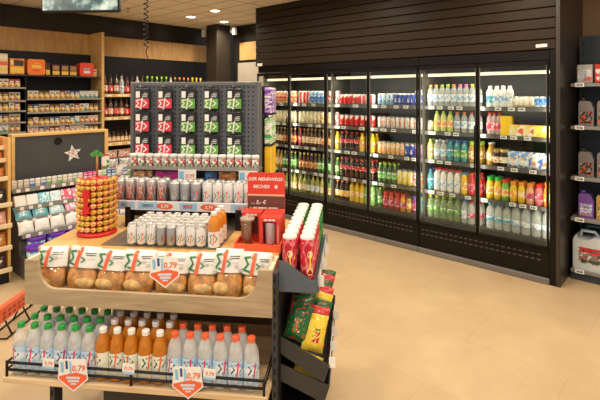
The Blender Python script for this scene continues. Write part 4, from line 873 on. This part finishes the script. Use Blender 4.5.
def gump():
    b = MB().lathe([(.021, 0), (.0225, .004), (.0225, .052), (.02, .055)], P('gum_tub_print', [(.85, .82, .8), (.10, .25, .08), (.8, .78, .74), (.55, .08, .07), (.5, .48, .44)], 75), 14)
    c = MB().lathe([(.0235, .0555), (.0235, .076), (.021, .079)], white, 14)
    return Proto('gum_tub', None, [('tub_body', b.mesh('gum_tub_body')), ('lid', c.mesh('gum_tub_lid'))])
gp = gump()
for i in range(16): gp.put(IS(-.992+i*.0508, .725, 1.2065), IS.rz+random.uniform(-.5, .5), 'white-lidded gum tub on the shelf under the packets, %s from the liquor side' % ORD[i], 'gum', 'gum tubs on the pegboard shelf')
# boxes behind the shelf cans
for i, (x, w, h, c, n) in enumerate(((-.93, .12, .165, [(.55, .22, .06), (.75, .5, .3), (.2, .07, .02)], 'brown and orange'), (-.775, .15, .165, [(.45, .02, .20), (.55, .03, .28), (.2, .01, .1)], 'magenta'), (-.50, .075, .165, [(.03, .12, .4), (.05, .2, .55), (.02, .03, .1)], 'blue'), (-.40, .105, .165, [(.6, .22, .05), (.3, .1, .03), (.8, .45, .15)], 'rust orange'))):
    b = MB().box((-w/2, -.03, 0), (w/2, .03, h), P('choc_'+n, c, 18, 'noise', .35, (1, 1, 2)), .003)
    tag(link('chocolate_box', b.mesh('chocolate_box'), None, IS(x, .745, 1.0185), (0, 0, IS.rz)), '%s box standing behind the cans on the can shelf' % n, 'box')
def flag_card(x, z, lab):
    b = MB().box((-.055, -.002, 0), (.055, .002, .075), paper).flat(rect(-.05, .01, -.02, .065, blue)+xf(text2d('0,99', .03, redo, .1), 1, 1, .018, .028), lambda a, bb: (a, -.0025, bb)).box((-.004, -.001, -.0), (.004, .003, .1), alu)
    tag(link('price_card', b.mesh('price_card'), None, IS(x, .683, z), (0, 0, IS.rz)), lab, 'price card')
flag_card(-.635, 1.124, 'white price card above the silver cans, in the middle of can shelf'); flag_card(-.265, 1.124, 'white price card hanging at the cooler end of the can shelf')
# cans
canw = M('white_tin', (.80, .80, .79), .35, .05); cans = M('silver_tin', (.46, .47, .49), .26, .6); canr = P('can_redgrey', [(.50, .50, .51), (.55, .55, .56), (.45, .12, .1), (.58, .58, .58), (.36, .38, .42)], 18, 'noise', .3, (2, 2, .5), .4)
def nearcan(key, r, h, body, ang=0, dk=dark, rd=redo):
    def f():
        b = can_mesh(r, h, body, 18, (h*.40, r*1.6, h*.42, dk, rd, ang), lid=False); l = MB(); lidp(l, r, h, 18)
        return Proto('drink_can', None, [('can_body', b.mesh('drink_can_body')), ('can_lid', l.mesh('drink_can_lid'))])
    return once(('nearcan', key), f)
c_rg = nearcan('rg', .0285, .135, canr, .2, green); c_si = nearcan('si', .0305, .128, cans, .9, grey, grey); c_sb = nearcan('sb', .0305, .128, cans, .3, navy); c_w = nearcan('w', .029, .128, canw, 0, green)
xs = [(-1.015+i*.064, c_rg, 'red-streaked') for i in range(5)]+[(-.68+i*.0625, c_si if i not in (2,) else c_sb, 'plain silver' if i != 2 else 'silver emblem') for i in range(3)]+[(-.485+i*.061, c_w, 'white') for i in range(5)]
for row in range(2):
    for i, (x, pr, n) in enumerate(xs):
        if row and i > 12: continue
        pr.put(IS(x, .61+row*.066, 1.0185), IS.rz+(random.uniform(-.25, .25)), '%s can in the %s row on can shelf, %s from the liquor side' % (n, ('front', 'back')[row], ORD[i]), 'can', 'cans on the can shelf')
k_a = nearcan('ta', .0245, .106, canw, .35, green); k_b = nearcan('tb', .0245, .106, cans, .9, dark)
for row in range(5):
    for i in range(8):
        pr, n = (k_b, 'silver') if i in (3, 4) else (k_a, 'white')
        pr.put(IS(-.765+i*.0515, .262+row*.0515, TT+.0045), IS.rz+random.uniform(-.2, .2), '%s slim can on the tabletop, %s from the lollipop stand, %s row back' % (n, ORD[i], ORD[row]), 'can', 'slim cans on the table')
ambb = bottle('pet', .0285, .175, tea, M('label_white', (.82, .82, .80), .5), capm('white'), (.02, .46), 18, 'drink_bottle', (.045, .04, .06, green, redo, 0))
for i in range(3): ambb.put(IS(-.341, .268+.062*i, TT+.0045), IS.rz+.2, 'small amber drink bottle beside the slim cans, %s back' % ORD[i], 'bottle', 'amber bottles on the table')
# lollipop stand
LX, LY = -1.055, .43
ls = IE('lollipop_stand', LX, LY, TT, 'red tiered lollipop stand with brown stick topped by green leaf sign', 'stand')
redp = M('stand_red', (.65, .02, .02), .35)
link('base', MB().lathe([(.098, 0.0005), (.104, .006), (.098, .02), (.07, .026)], redp, 24).mesh('base'), ls)
link('core', MB().lathe([(.066, .02), (.066, .30), (.03, .31)], redp, 16).mesh('core'), ls)
link('stick', MB().lathe([(.006, .30), (.006, .445)], M('stick_brown', (.35, .17, .06), .5), 10).mesh('stick'), ls)
leaf = MB()
for cx_, cz, r in ((-.02, .432, .016), (0, .443, .018), (.02, .434, .016)): leaf.prism([(cx_+r*cos(2*pi*k/14), cz+r*.75*sin(2*pi*k/14)) for k in range(14)], lambda a, bb, t: (a, t, bb), -.009, -.0065, M('leaf_green', (.06, .33, .05), .5))
link('leaf_sign', leaf.mesh('leaf_sign'), ls)
br_ = MB()
for zc in (.235, .15):
    pp = [((.030 if k % 2 == 0 else .017)*sin(2*pi*k/12), zc+(.034 if k % 2 == 0 else .02)*cos(2*pi*k/12)) for k in range(12)]
    br_.prism(pp, lambda a, bb, t: (a, t, bb), -.1095, -.1065, redp); br_.box((-.004, -.107, zc-.004), (.004, -.06, zc+.004), redp)
br_.box((-.012, -.109, .17), (.012, -.1065, .22), redp)
link('front_emblem', br_.mesh('front_emblem'), ls)
lolm = [P('lolly_%d' % k, c, 70, 'noise', .25) for k, c in enumerate((([(.80, .24, .02), (.85, .42, .05), (.6, .06, .02), (.88, .75, .5)]), ([(.82, .34, .03), (.5, .04, .02), (.88, .6, .1)]), ([(.68, .2, .02), (.32, .38, .04), (.85, .5, .1)])))]
lolp = []
for k, lm in enumerate(lolm):
    b = MB().sphere((0, -.017, 0), .0162, lm, 12, 8, (1, 1, .92)); b2 = MB().tube([(0, .016, -.006), (0, -.008, -.001)], .0018, white, 6)
    wr = MB().lathe([(.004, -.0), (.009, -.006)], lm, 8)
    lolp.append(Proto('lollipop', b.mesh('lollipop_ball'), [('stick', b2.mesh('lollipop_stick'))]))
for j in range(9):
    for i in range(19):
        a = 2*pi*i/19
        if cos(a-.35) < -.30: continue      # the hidden back of the stand stays empty
        if i == 0 and j in (3, 4, 6): continue
        rr = .0745; x, y = rr*sin(a), -rr*cos(a)
        q = IS(LX+x, LY+y, TT+.042+j*.0315); k = (i*7+j*5) % 3
        lolp[k].put(q, IS.rz+a, '%s wrapped lollipop stuck in the red lollipop stand' % ('orange', 'orange and gold', 'orange and green')[k], 'lollipop', '%s lollipops on the stand' % ('orange', 'orange and gold', 'orange and green')[k])
# cup display
CX, CY = -.115, .235
cd = IE('cup_display', CX, CY, TT, 'red cardboard cup display with a red and brown header card on the table', 'display')
cred = M('card_red', (.70, .05, .03), .45); cbr = M('card_brown', (.14, .05, .04), .5)
tr = MB().box((-.115, 0, .0005), (.115, .235, .012), redo)
for a, bb in (((-.115, 0, .012), (.115, .006, .035)), ((-.115, .006, .012), (-.109, .235, .04)), ((.109, .006, .012), (.115, .235, .04))): tr.box(a, bb, redo)
link('tray', tr.mesh('tray'), cd)
hz0, hz1, hs = .035, .345, .245
hd = MB().prism([(-.10, hz0), (.102, hz0), (.102, hz1-.012), (.09, hz1), (-.09, hz1), (-.10, hz1-.012)], lambda a, bb, t: (a, t, bb), .225, .231, cred)
fh = lambda a, bb: (a, .2242, bb)
hd.flat(rect(-.099, hz0, .101, hz0+.185, cbr)+rect(-.099, hz0+.185, .101, hz0+.195, M('card_tan', (.75, .45, .30), .5)), fh)
fh2 = lambda a, bb: (a, .2236, bb)
hd.flat(xf(text2d('DER MEHRWEGS-', .0245, white, .2), 1, 1, 0, .302)+xf(text2d('BECHER', .025, white, .2), 1, 1, -.025, .262), fh2)
hd.flat([([(.055+.012*sin(2*pi*k/10)*(1 if k % 2 else .5), .27+.014*cos(2*pi*k/10)*(1 if k % 2 else .5)) for k in range(10)], white)], fh2)
hd.flat(xf(text2d('... 5,- €', .027, white, .2), 1, 1, -.04, .178)+rect(-.085, .153, -.079, .159, white)+bars(-.07, .151, .135, .009, white, (.16, .2, .55, .6))+rect(-.085, .130, -.079, .136, white)+bars(-.07, .128, .12, .009, white, (.2, .24, .62, .66)), fh2)
link('header_card', hd.mesh('header_card'), cd)
def cupbox():
    b = MB(); r_ = cred
    b.box((-.05, .0, 0), (.05, .085, .012), r_); b.box((-.05, .0, .125), (.05, .085, .145), r_); b.box((-.05, .0, .012), (-.034, .085, .125), r_); b.box((.034, .0, .012), (.05, .085, .125), r_); b.box((-.034, .075, .012), (.034, .085, .125), cbr)
    t = MB().flat(bars(-.028, .131, .056, .008, white, (.3, .38, .7, .76)), lambda a, bb: (a, -.0008, bb)).flat([(([(.042-.003*q, .02), (.044, .02), (.044, .11), (.042-.003*q, .11)]), white) for q in (0,)], lambda a, bb: (a, -.0008, bb))
    return Proto('cup_box', b.mesh('cup_box'), [('box_print', t.mesh('cup_box_print'))])
cbx = cupbox(); cup = Proto('steel_cup', MB().lathe([(.024, 0), (.026, .004), (.031, .102), (.032, .105)], M('cup_silver', (.70, .72, .78), .35, .5), 18).mesh('steel_cup'))
for i, (x, y, n) in enumerate(((.055, .028, 'front box with open window'), (-.055, .118, 'back box behind the clear cup'), (.055, .125, 'back box behind the front one'))):
    cbx.put(IS(CX+x, CY+y, TT+.0125), IS.rz, 'red cup carton in the cup display, %s' % n, 'box', 'red cup cartons')
    if i == 0:
        cup.put(IS(CX+x, CY+y+.036, TT+.0125+.0125), IS.rz, 'silver cup inside the window of the front red carton', 'cup')
gc = MB().lathe([(.029, 0), (.031, .003), (.035, .125), (.033, .125), (.029, .006), (0, .006)], GLASS('cup_glass', (.88, .82, .76), 1.6), 20)
cg_ = Proto('clear_cup', gc.mesh('clear_cup'), [('cup_lid', MB().lathe([(.037, .125), (.037, .135), (.03, .139)], CLEAR('lid_clear', (.55, .45, .38), .4), 20).mesh('clear_cup_lid'))])
cg_.put(IS(CX-.062, CY+.058, TT+.0125), IS.rz, 'clear see-through cup with lid standing in the red cup display tray', 'cup')
Proto('tea_bar', MB().lathe([(.02, 0), (.02, .105)], M('inner_tan', (.62, .50, .40), .4), 14).mesh('inner_cup')).put(IS(CX-.062, CY+.058, TT+.0125+.0065), IS.rz, 'pale tan insert standing inside the clear cup', 'insert')
# bread bags
filmm = GLASS('bag_film', (.99, .985, .97), 1.6); printm = M('bag_white', (.84, .83, .80), .3); printg = M('bag_silver', (.60, .59, .56), .3, .2)
def breadbag(seed, w, h):
    R = random.Random(seed)
    hd_ = .45
    up = MB(); t = .055
    n, m_ = 8, 6
    def pz(u, v): return pillow_z(u, v, t/2)
    for side in (-1, 1):
        st_ = len(up.v)
        for j in range(m_+1):
            for i in range(n+1):
                u = 2*i/n-1; v = 1-2*hd_*(1-j/m_); jit = 0 if i in (0, n) or j == m_ else R.uniform(-.003, .003)
                up.v.append((u*w/2, side*(pz(u, v)+.0015)+jit, (v+1)*h/2))
        for j in range(m_):
            for i in range(n):
                a = st_+j*(n+1)+i; q = (a, a+1, a+n+2, a+n+1)
                up.face(q if side < 0 else q[::-1], printg if (i+j) % 7 == 0 and R.random() < .5 else printm, True)
    lg = MB(); L = xf(logo(green, redo, False, .17), w*.66, h*.42, -w*.46, h*.55)+xf(stroke([(0, 1), (.8, .6), (.1, .1)], .22, green), w*.16, h*.12, -w*.02, h*.66)+rect(w*.08, h*.86, w*.42, h*.875, dark)+rect(w*.12, h*.82, w*.40, h*.835, dark)+rect(w*.2, h*.74, w*.40, h*.75, M('grey_print', (.5, .5, .5), .5))
    def on(a, z):
        u = max(-1, min(1, 2*a/w)); v = 2*z/h-1
        return (a, -pz(u, v)-.006, z)
    lg.flat(L, on)
    br = MB(); br.sphere((R.uniform(-.006, .006), 0, h*.31), 1, M('bread_crust', (.62, .285, .075), .42, vary=.5, scale=28, coat=.3), 18, 12, (w*.475, .026, h*.31))
    br.v = [(x*(1+R.uniform(-.03, .03)), y*(1+R.uniform(-.12, .12)), max(.003, z*(1+R.uniform(-.03, .03)))) for x, y, z in br.v]
    sg = lambda q: (1 if q >= 0 else -1)
    hx, hz = w*.475, h*.31
    br.v = [(sg(x)*hx*min(1.04, abs(x/hx)**.72), y, hz+sg(z-hz)*hz*min(1, abs((z-hz)/hz)**.8)) for x, y, z in br.v]
    br2 = MB().sphere((R.uniform(-.03, .03), -.014, h*.24), 1, M('bread_light', (.78, .46, .17), .5, vary=.4, scale=34), 14, 10, (w*.34, .018, h*.14))
    fl = pillow(MB(), w, h*.60, .075, lambda u, v: filmm, 8, 8, seed, .08)
    return Proto('bread_bag', None, [('printed_top', up.mesh('printed_top'), [('print', lg.mesh('bag_print'))]), ('bread', br.mesh('bread'), [('sliced_side', br2.mesh('bread_side'))]), ('clear_film', fl.mesh('clear_film'))])
bxs = [-1.075, -.925, -.785, -.645, -.49, -.34, -.215, -.09]
for i, x in enumerate(bxs):
    bgp = breadbag(20+i, (.142, .156, .146, .15, .156, .138, .132, .136)[i], (.205, .21, .2, .205, .2, .205, .225, .215)[i])
    bgp.put(IS(x, .075, .7155), (-.20, random.uniform(-.04, .04), IS.rz+random.uniform(-.06, .06)), 'white-topped bag of bread in the wooden tray, %s from the candy rack side' % ORD[i], 'bread bag', 'bread bags in the tray')
# drink bottles on the lower deck
lblb = P('bottle_label_blue', [(.60, .77, .92), (.68, .83, .94), (.82, .89, .95), (.52, .72, .92)], 9, 'noise', .4); lblw = P('bottle_label_white', [(.82, .80, .72), (.80, .74, .6), (.78, .82, .7)], 10, 'noise', .4)
pet_clear = CLEAR('pet_water', (.95, .94, .90), .60, (1, 1, 1)); pet_tea = CLEAR('pet_tea', (.70, .25, .015), .3, (.95, .6, .2))
capG, capW, capO = M('lid_green', (.02, .33, .06), .35), M('lid_white', (.84, .82, .8), .35), M('lid_coral', (.85, .13, .05), .35)
def deckb(key, body, lab, cap, ang, rd): 
    return once(('deck', key, ang), lambda: bottle('pet', .0325, .222, body, lab, cap, (.08, .56), 20, 'drink_bottle', (.094, .056, .056, dark, rd, ang)))
pink = M('raspberry_ink', (.75, .03, .12), .45)
def deck(key, n0, xsf, zz, ys, body, lab, cap, word, rd, group):
    for r, y in enumerate(ys):
        xs_ = xsf[r % len(xsf)]
        for i, x in enumerate(xs_):
            pr = deckb(key, body, lab, cap, (-.5, .2, .0, .75, .3, .6)[(i+r) % 6], rd)
            pr.put(IS(x, y, .3985), IS.rz+random.uniform(-.15, .15), '%s bottle on the lower deck, %s along, %s row from the wire rail' % (word, ORD[i], ORD[r]), 'bottle', group)
g1 = [-1.143+i*.0655 for i in range(6)]; g2 = [x+.008 for x in g1]
deck('g', 0, [g1, g2, g1, g2], 0, [-.034, .042, .118, .194], pet_clear, lblb, capG, 'green-capped water', pink, 'green-capped bottles')
m1 = [-.7495+i*.0655 for i in range(5)]; m2 = [x+.012 for x in m1][:5]
deck('w', 0, [m1, m2, m1], 0, [-.034, .042, .118], pet_tea, lblw, capW, 'white-capped amber tea', redo, 'white-capped bottles')
o1 = [-.42+i*.0675 for i in range(6)]; o2 = [x+.008 for x in o1][:5]
deck('o', 0, [o1, o2], 0, [-.034, .042], pet_clear, lblb, capO, 'orange-capped water', pink, 'orange-capped bottles')
# promotion signs
def pent(x, y, z, s, lab, rz=0):
    pts = [(-.5, -.12), (0, -.5), (.5, -.12), (.46, .5), (-.42, .5)]
    b = MB().prism([(a*s, bb*s) for a, bb in pts], lambda a, bb, t: (a, t, bb), -.001, .001, paper)
    f1 = lambda a, bb: (a*s, -.0014, bb*s); f2 = lambda a, bb: (a*s, -.0018, bb*s)
    b.flat([([(-.46, -.1), (0, -.45), (.46, -.1), (.46, .02), (.1, .1), (-.46, -.02)], redo)], f1)
    b.flat(rect(-.38, .1, -.28, .42, blue)+rect(-.22, .2, -.14, .46, navy)+rect(-.1, .05, -.02, .44, ps), f1)
    b.flat(xf(text2d('0,79', .26, redo, .15), 1, 1, .2, .14)+rect(-.22, -.1, .24, -.03, M('pale_blue_print', (.6, .75, .9), .5))+rect(-.16, -.2, .2, -.13, M('pale_blue_print', (.6, .75, .9), .5))+rect(-.08, -.28, .1, -.23, M('pale_blue_print', (.6, .75, .9), .5)), f2)
    tag(link('promo_sign', b.mesh('promo_sign'), None, IS(x, y, z), (0, -.06, IS.rz+rz)), lab, 'sign')
pent(-.481, -.004, .862, .138, 'five-sided price sign hanging over the bread bags'); pent(-.86, -.086, .43, .14, 'five-sided price sign on the wire rail below the green-capped bottles'); pent(-.345, -.086, .435, .135, 'five-sided price sign on the wire rail below the orange-capped bottles')
def smalltag(x, z, lab, rz=0):
    b = MB().box((-.027, -.001, -.022), (.027, .001, .022), paper).flat(rect(-.027, -.022, .027, -.012, ps)+xf(text2d('0,79', .022, redo, .15), 1, 1, 0, -.006), lambda a, bb: (a, -.0014, bb))
    tag(link('price_tag', b.mesh('price_tag'), None, IS(x, -.084, z), (0, .08, IS.rz)), lab, 'price tag')
smalltag(-.975, .472, 'small white price tag on the rail under the green-capped bottles'); smalltag(-.607, .475, 'small white price tag on the rail under the amber tea bottles'); smalltag(-.25, .478, 'small pale price tag on the rail beside the orange-capped bottles')
# side rack with crisp tubes and crisp bags
sr = IE('side_rack', .02, 0, 0, 'blue-grey side rack with tube shelf and black bins on the table end', 'rack')
link('end_plate', MB().prism([(.0, .775), (.0, .912), (.03, .908), (.178, .808), (.178, .775)], lambda a, b, t: (a, t, b), .06, .064, slate).mesh('end_plate'), sr)
ss = link('tube_shelf', MB().box((0, .064, .80), (.173, .76, .82), slate).box((.173, .06, .785), (.178, .76, .845), M('rail_grey2', (.35, .35, .36), .4)).mesh('tube_shelf'), sr)
for y in (.10, .3, .52): link('price_tag', MB().box((.1785, y, .79), (.18, y+.06, .845), paper).box((.176, y-.004, .79), (.198, y-.002, .84), paper).mesh('price_tag'), ss)
link('back_panel', MB().box((.0, .064, .08), (.006, .76, .80), black).mesh('back_panel'), sr)
def bin_(z0, drop, lab):
    b = MB(); a0, a1 = .008, .225
    fn = lambda a, bb, t: (a, t, bb)
    prof = [(a0, z0), (a1, z0-drop), (a1-.025, z0-drop-.075), (a0, z0-.075)]
    b.prism(prof, fn, .06, .066, charcoal); b.prism(prof, fn, .75, .756, charcoal)
    b.prism([(a0, z0-.075), (a1-.025, z0-drop-.075), (a1-.025, z0-drop-.070), (a0, z0-.070)], fn, .066, .75, charcoal)
    b.prism([(a1-.006, z0-drop), (a1, z0-drop), (a1-.025, z0-drop-.075), (a1-.031, z0-drop-.075)], fn, .066, .75, charcoal)
    o = link('bin', b.mesh('bin'), sr)
    return o
b1 = bin_(.575, .115, ''); b2 = bin_(.455, .085, '')
for y in (.07, .2, .33, .5): link('price_tag', MB().box((.226, y, .445), (.228, y+.055, .50), paper).box((.222, y-.004, .45), (.25, y-.002, .495), paper).mesh('price_tag'), b1)
link('base', MB().box((.0, .08, .0), (.16, .74, .26), black).mesh('base'), sr)
def tube(key, body, acc):
    b = MB().lathe([(.0315, 0), (.033, .003), (.033, .178), (.032, .182)], body, 18)
    l = MB().lathe([(.0325, .176), (.0325, .188), (.029, .193), (.026, .188), (0, .187)], M('lid_cream', (.74, .72, .67), .45), 18, caps=False)
    g = MB(); r = .0334
    face_ = [([(-.003, .05), (.003, .05), (.003, .11), (-.003, .11)], ink('tube_yellow', (.95, .75, .08))), ([(cos(2*pi*k/14)*.013, .115+sin(2*pi*k/14)*.016) for k in range(14)], M('tube_cream', (.88, .75, .5), .5)), ([(-.022, .082), (.022, .088), (.022, .105), (-.022, .098)], ink('tube_yellow', (.95, .75, .08))), ([(cos(2*pi*k/12)*.017, .04+sin(2*pi*k/12)*.018) for k in range(12)], acc)]
    g.flat(face_[:2], lambda a, bb: (r*sin(a/r+.3), -r*cos(a/r+.3), bb)); r2 = .0338
    g.flat(face_[2:], lambda a, bb: (r2*sin(a/r2+.3), -r2*cos(a/r2+.3), bb))
    return Proto('crisp_tube', None, [('tube_body', b.mesh('tube_body')), ('lid', l.mesh('tube_lid')), ('printed_face', g.mesh('printed_face'))])
tub_r = tube('red', P('tube_red', [(.62, .02, .04), (.62, .02, .04), (.75, .22, .25), (.62, .02, .04), (.45, .01, .03)], 26, 'noise', .35), ink('snack_gold', (.85, .6, .25))); tub_g = tube('green', P('tube_green', [(.02, .22, .06), (.02, .22, .06), (.12, .4, .1), (.02, .15, .04)], 26, 'noise', .35), ink('snack_gold', (.85, .6, .25)))
for r in range(9):
    for c in range(2):
        pr, n = (tub_r, 'red') if r < 5 else (tub_g, 'green')
        pr.put(IS(.02+.042+c*.08, .112+r*.0715, .8205), IS.rz+random.uniform(-.2, .2), '%s crisp tube with white lid, %s row back, %s side of the tube shelf' % (n, ORD[r], ('table', 'aisle')[c]), 'crisp tube', 'crisp tubes on the side rack')
crm = {}
for n, c1, c2 in (('green', (.02, .16, .05), [(.015, .10, .03), (.16, .32, .04), (.55, .04, .04), (.72, .62, .4)]), ('yellow', (.85, .62, .05), [(.80, .52, .03), (.04, .18, .05), (.85, .66, .12), (.55, .05, .03)]), ('red', (.6, .03, .05), [(.6, .03, .05), (.9, .75, .3), (.85, .2, .08), (.6, .03, .05)])):
    crm[n] = pouch('crisp'+n, .105, .155, .05, P('crisp_'+n, [c1, c2[0], c1, c2[2]], 48, 'noise', .25), P('crispf_'+n, c2, 48, 'noise', .25), 'crisp_bag')
seqb = ['green', 'yellow', 'green', 'red', 'green', 'yellow', 'green', 'red', 'yellow', 'green', 'yellow', 'red']
for i in range(8):
    for c in range(2):
        n = ('green', 'yellow', 'green', 'red', 'green', 'green', 'red', 'yellow', 'green', 'red', 'yellow', 'green', 'green', 'red', 'yellow', 'green')[i*2+c]
        x = .02+.060+c*.080; y = .115+i*.08
        crm[n].put(IS(x, y, (.545, .50)[c]-.012), (-.32, .22+.08*c, IS.rz+random.uniform(-.2, .3)), '%s crisp bag tilted in the upper black bin, %s back on the %s side' % (n, ORD[i], ('table', 'aisle')[c]), 'crisp bag', 'crisp bags in the upper bin')
for i in range(5):
    n = ('yellow', 'red', 'green', 'yellow', 'red')[i]
    crm2 = pouch('crisplow'+n, .12, .10, .05, bpy.data.materials['crisp_'+n], bpy.data.materials['crispf_'+n], 'crisp_bag')
    crm2.put(IS(.02+.105, .13+i*.12, .36), (-.5, .35, IS.rz), '%s small crisp bag in the lower black bin, %s back' % (n, ORD[i]), 'crisp bag', 'crisp bags in the lower bin')
# packs at the end of the pegboard rack
er = IE('end_shelf', 0, 0, 0, 'small stepped wire shelf at the cooler end of the pegboard', 'shelf')
link('shelf_back', MB().box((-.214, .842, .9), (-.206, 1.03, 1.70), black).mesh('shelf_back'), er)
for z in (1.14, 1.335, 1.525): link('wire_shelf', MB().box((-.206, .843, z-.006), (-.15, 1.02, z), black).mesh('wire_shelf'), er)
def epack(n, c, cols_, w, h):
    b = MB().box((-.024, -.04, 0), (.024, .04, h), P('end_'+n, cols_, 14, 'noise', .35, (1, 1, 2)), .008)
    return Proto('detergent_pack', b.mesh('detergent_pack_'+n))
for n, cc, z, hh in (('purple', [(.2, .06, .42), (.72, .65, .8), (.28, .1, .5), (.85, .82, .88)], 1.525, .165), ('green', [(.1, .42, .12), (.8, .86, .8), (.25, .55, .15), (.85, .88, .85)], 1.335, .165), ('yellow', [(.9, .58, .03), (.9, .58, .03), (.85, .5, .02)], 1.14, .185)):
    pr = epack(n, None, cc, 0, hh)
    for i in range(2): pr.put(IS(-.178, .885+i*.088, z+.0005), IS.rz, '%s pack on the end shelf of the pegboard rack, %s' % (n, ('nearest the table', 'behind another')[i]), 'pack', '%s packs at the rack end' % n)
# shopping baskets on the floor
cr_ = empty('folded_crate', (-2.03, 3.3, 0), radians(90), 'folded orange-red plastic crate on black wire feet, on the floor beside the island', 'crate')
bm = M('crate_red', (.72, .13, .05), .4); b = MB().box((-.26, -.02, .10), (.26, .02, .205), bm, .006)
link('crate_body', b.mesh('crate_body'), cr_)
g = MB()
for k in range(9):
    for z in (.118, .15): g.box((-.235+k*.054, -.0215, z), (-.20+k*.054, -.0195, z+.02), M('crate_slot', (.42, .05, .03), .5))
link('slot_grille', g.mesh('slot_grille'), cr_)
for x in (-.2, 0, .2): link('wire_foot', MB().tube([(x, -.06, .006), (x, -.012, .10), (x, .012, .10), (x, .06, .006)], .006, black, 8).mesh('wire_foot'), cr_)
link('base_wire', MB().tube([(-.26, -.06, .007), (.26, -.06, .007), (.26, .06, .007), (-.26, .06, .007)], .006, black, 8, True).mesh('base_wire'), cr_)

# ================================================================== LIGHT AND VIEW
w = bpy.data.worlds.new('world'); SC.world = w; w.use_nodes = True
bg = w.node_tree.nodes['Background']; bg.inputs[0].default_value = (1, .93, .84, 1); bg.inputs[1].default_value = .6
SC.view_settings.view_transform = 'Standard'; SC.view_settings.look = 'None'; SC.view_settings.gamma = 1; SC.view_settings.exposure = .06; SC.view_settings.use_curve_mapping = False
SC.cycles.max_bounces = 8; SC.cycles.transparent_max_bounces = 16; SC.cycles.use_denoising = True; SC.cycles.sample_clamp_indirect = 4; SC.cycles.caustics_reflective = False; SC.cycles.caustics_refractive = False
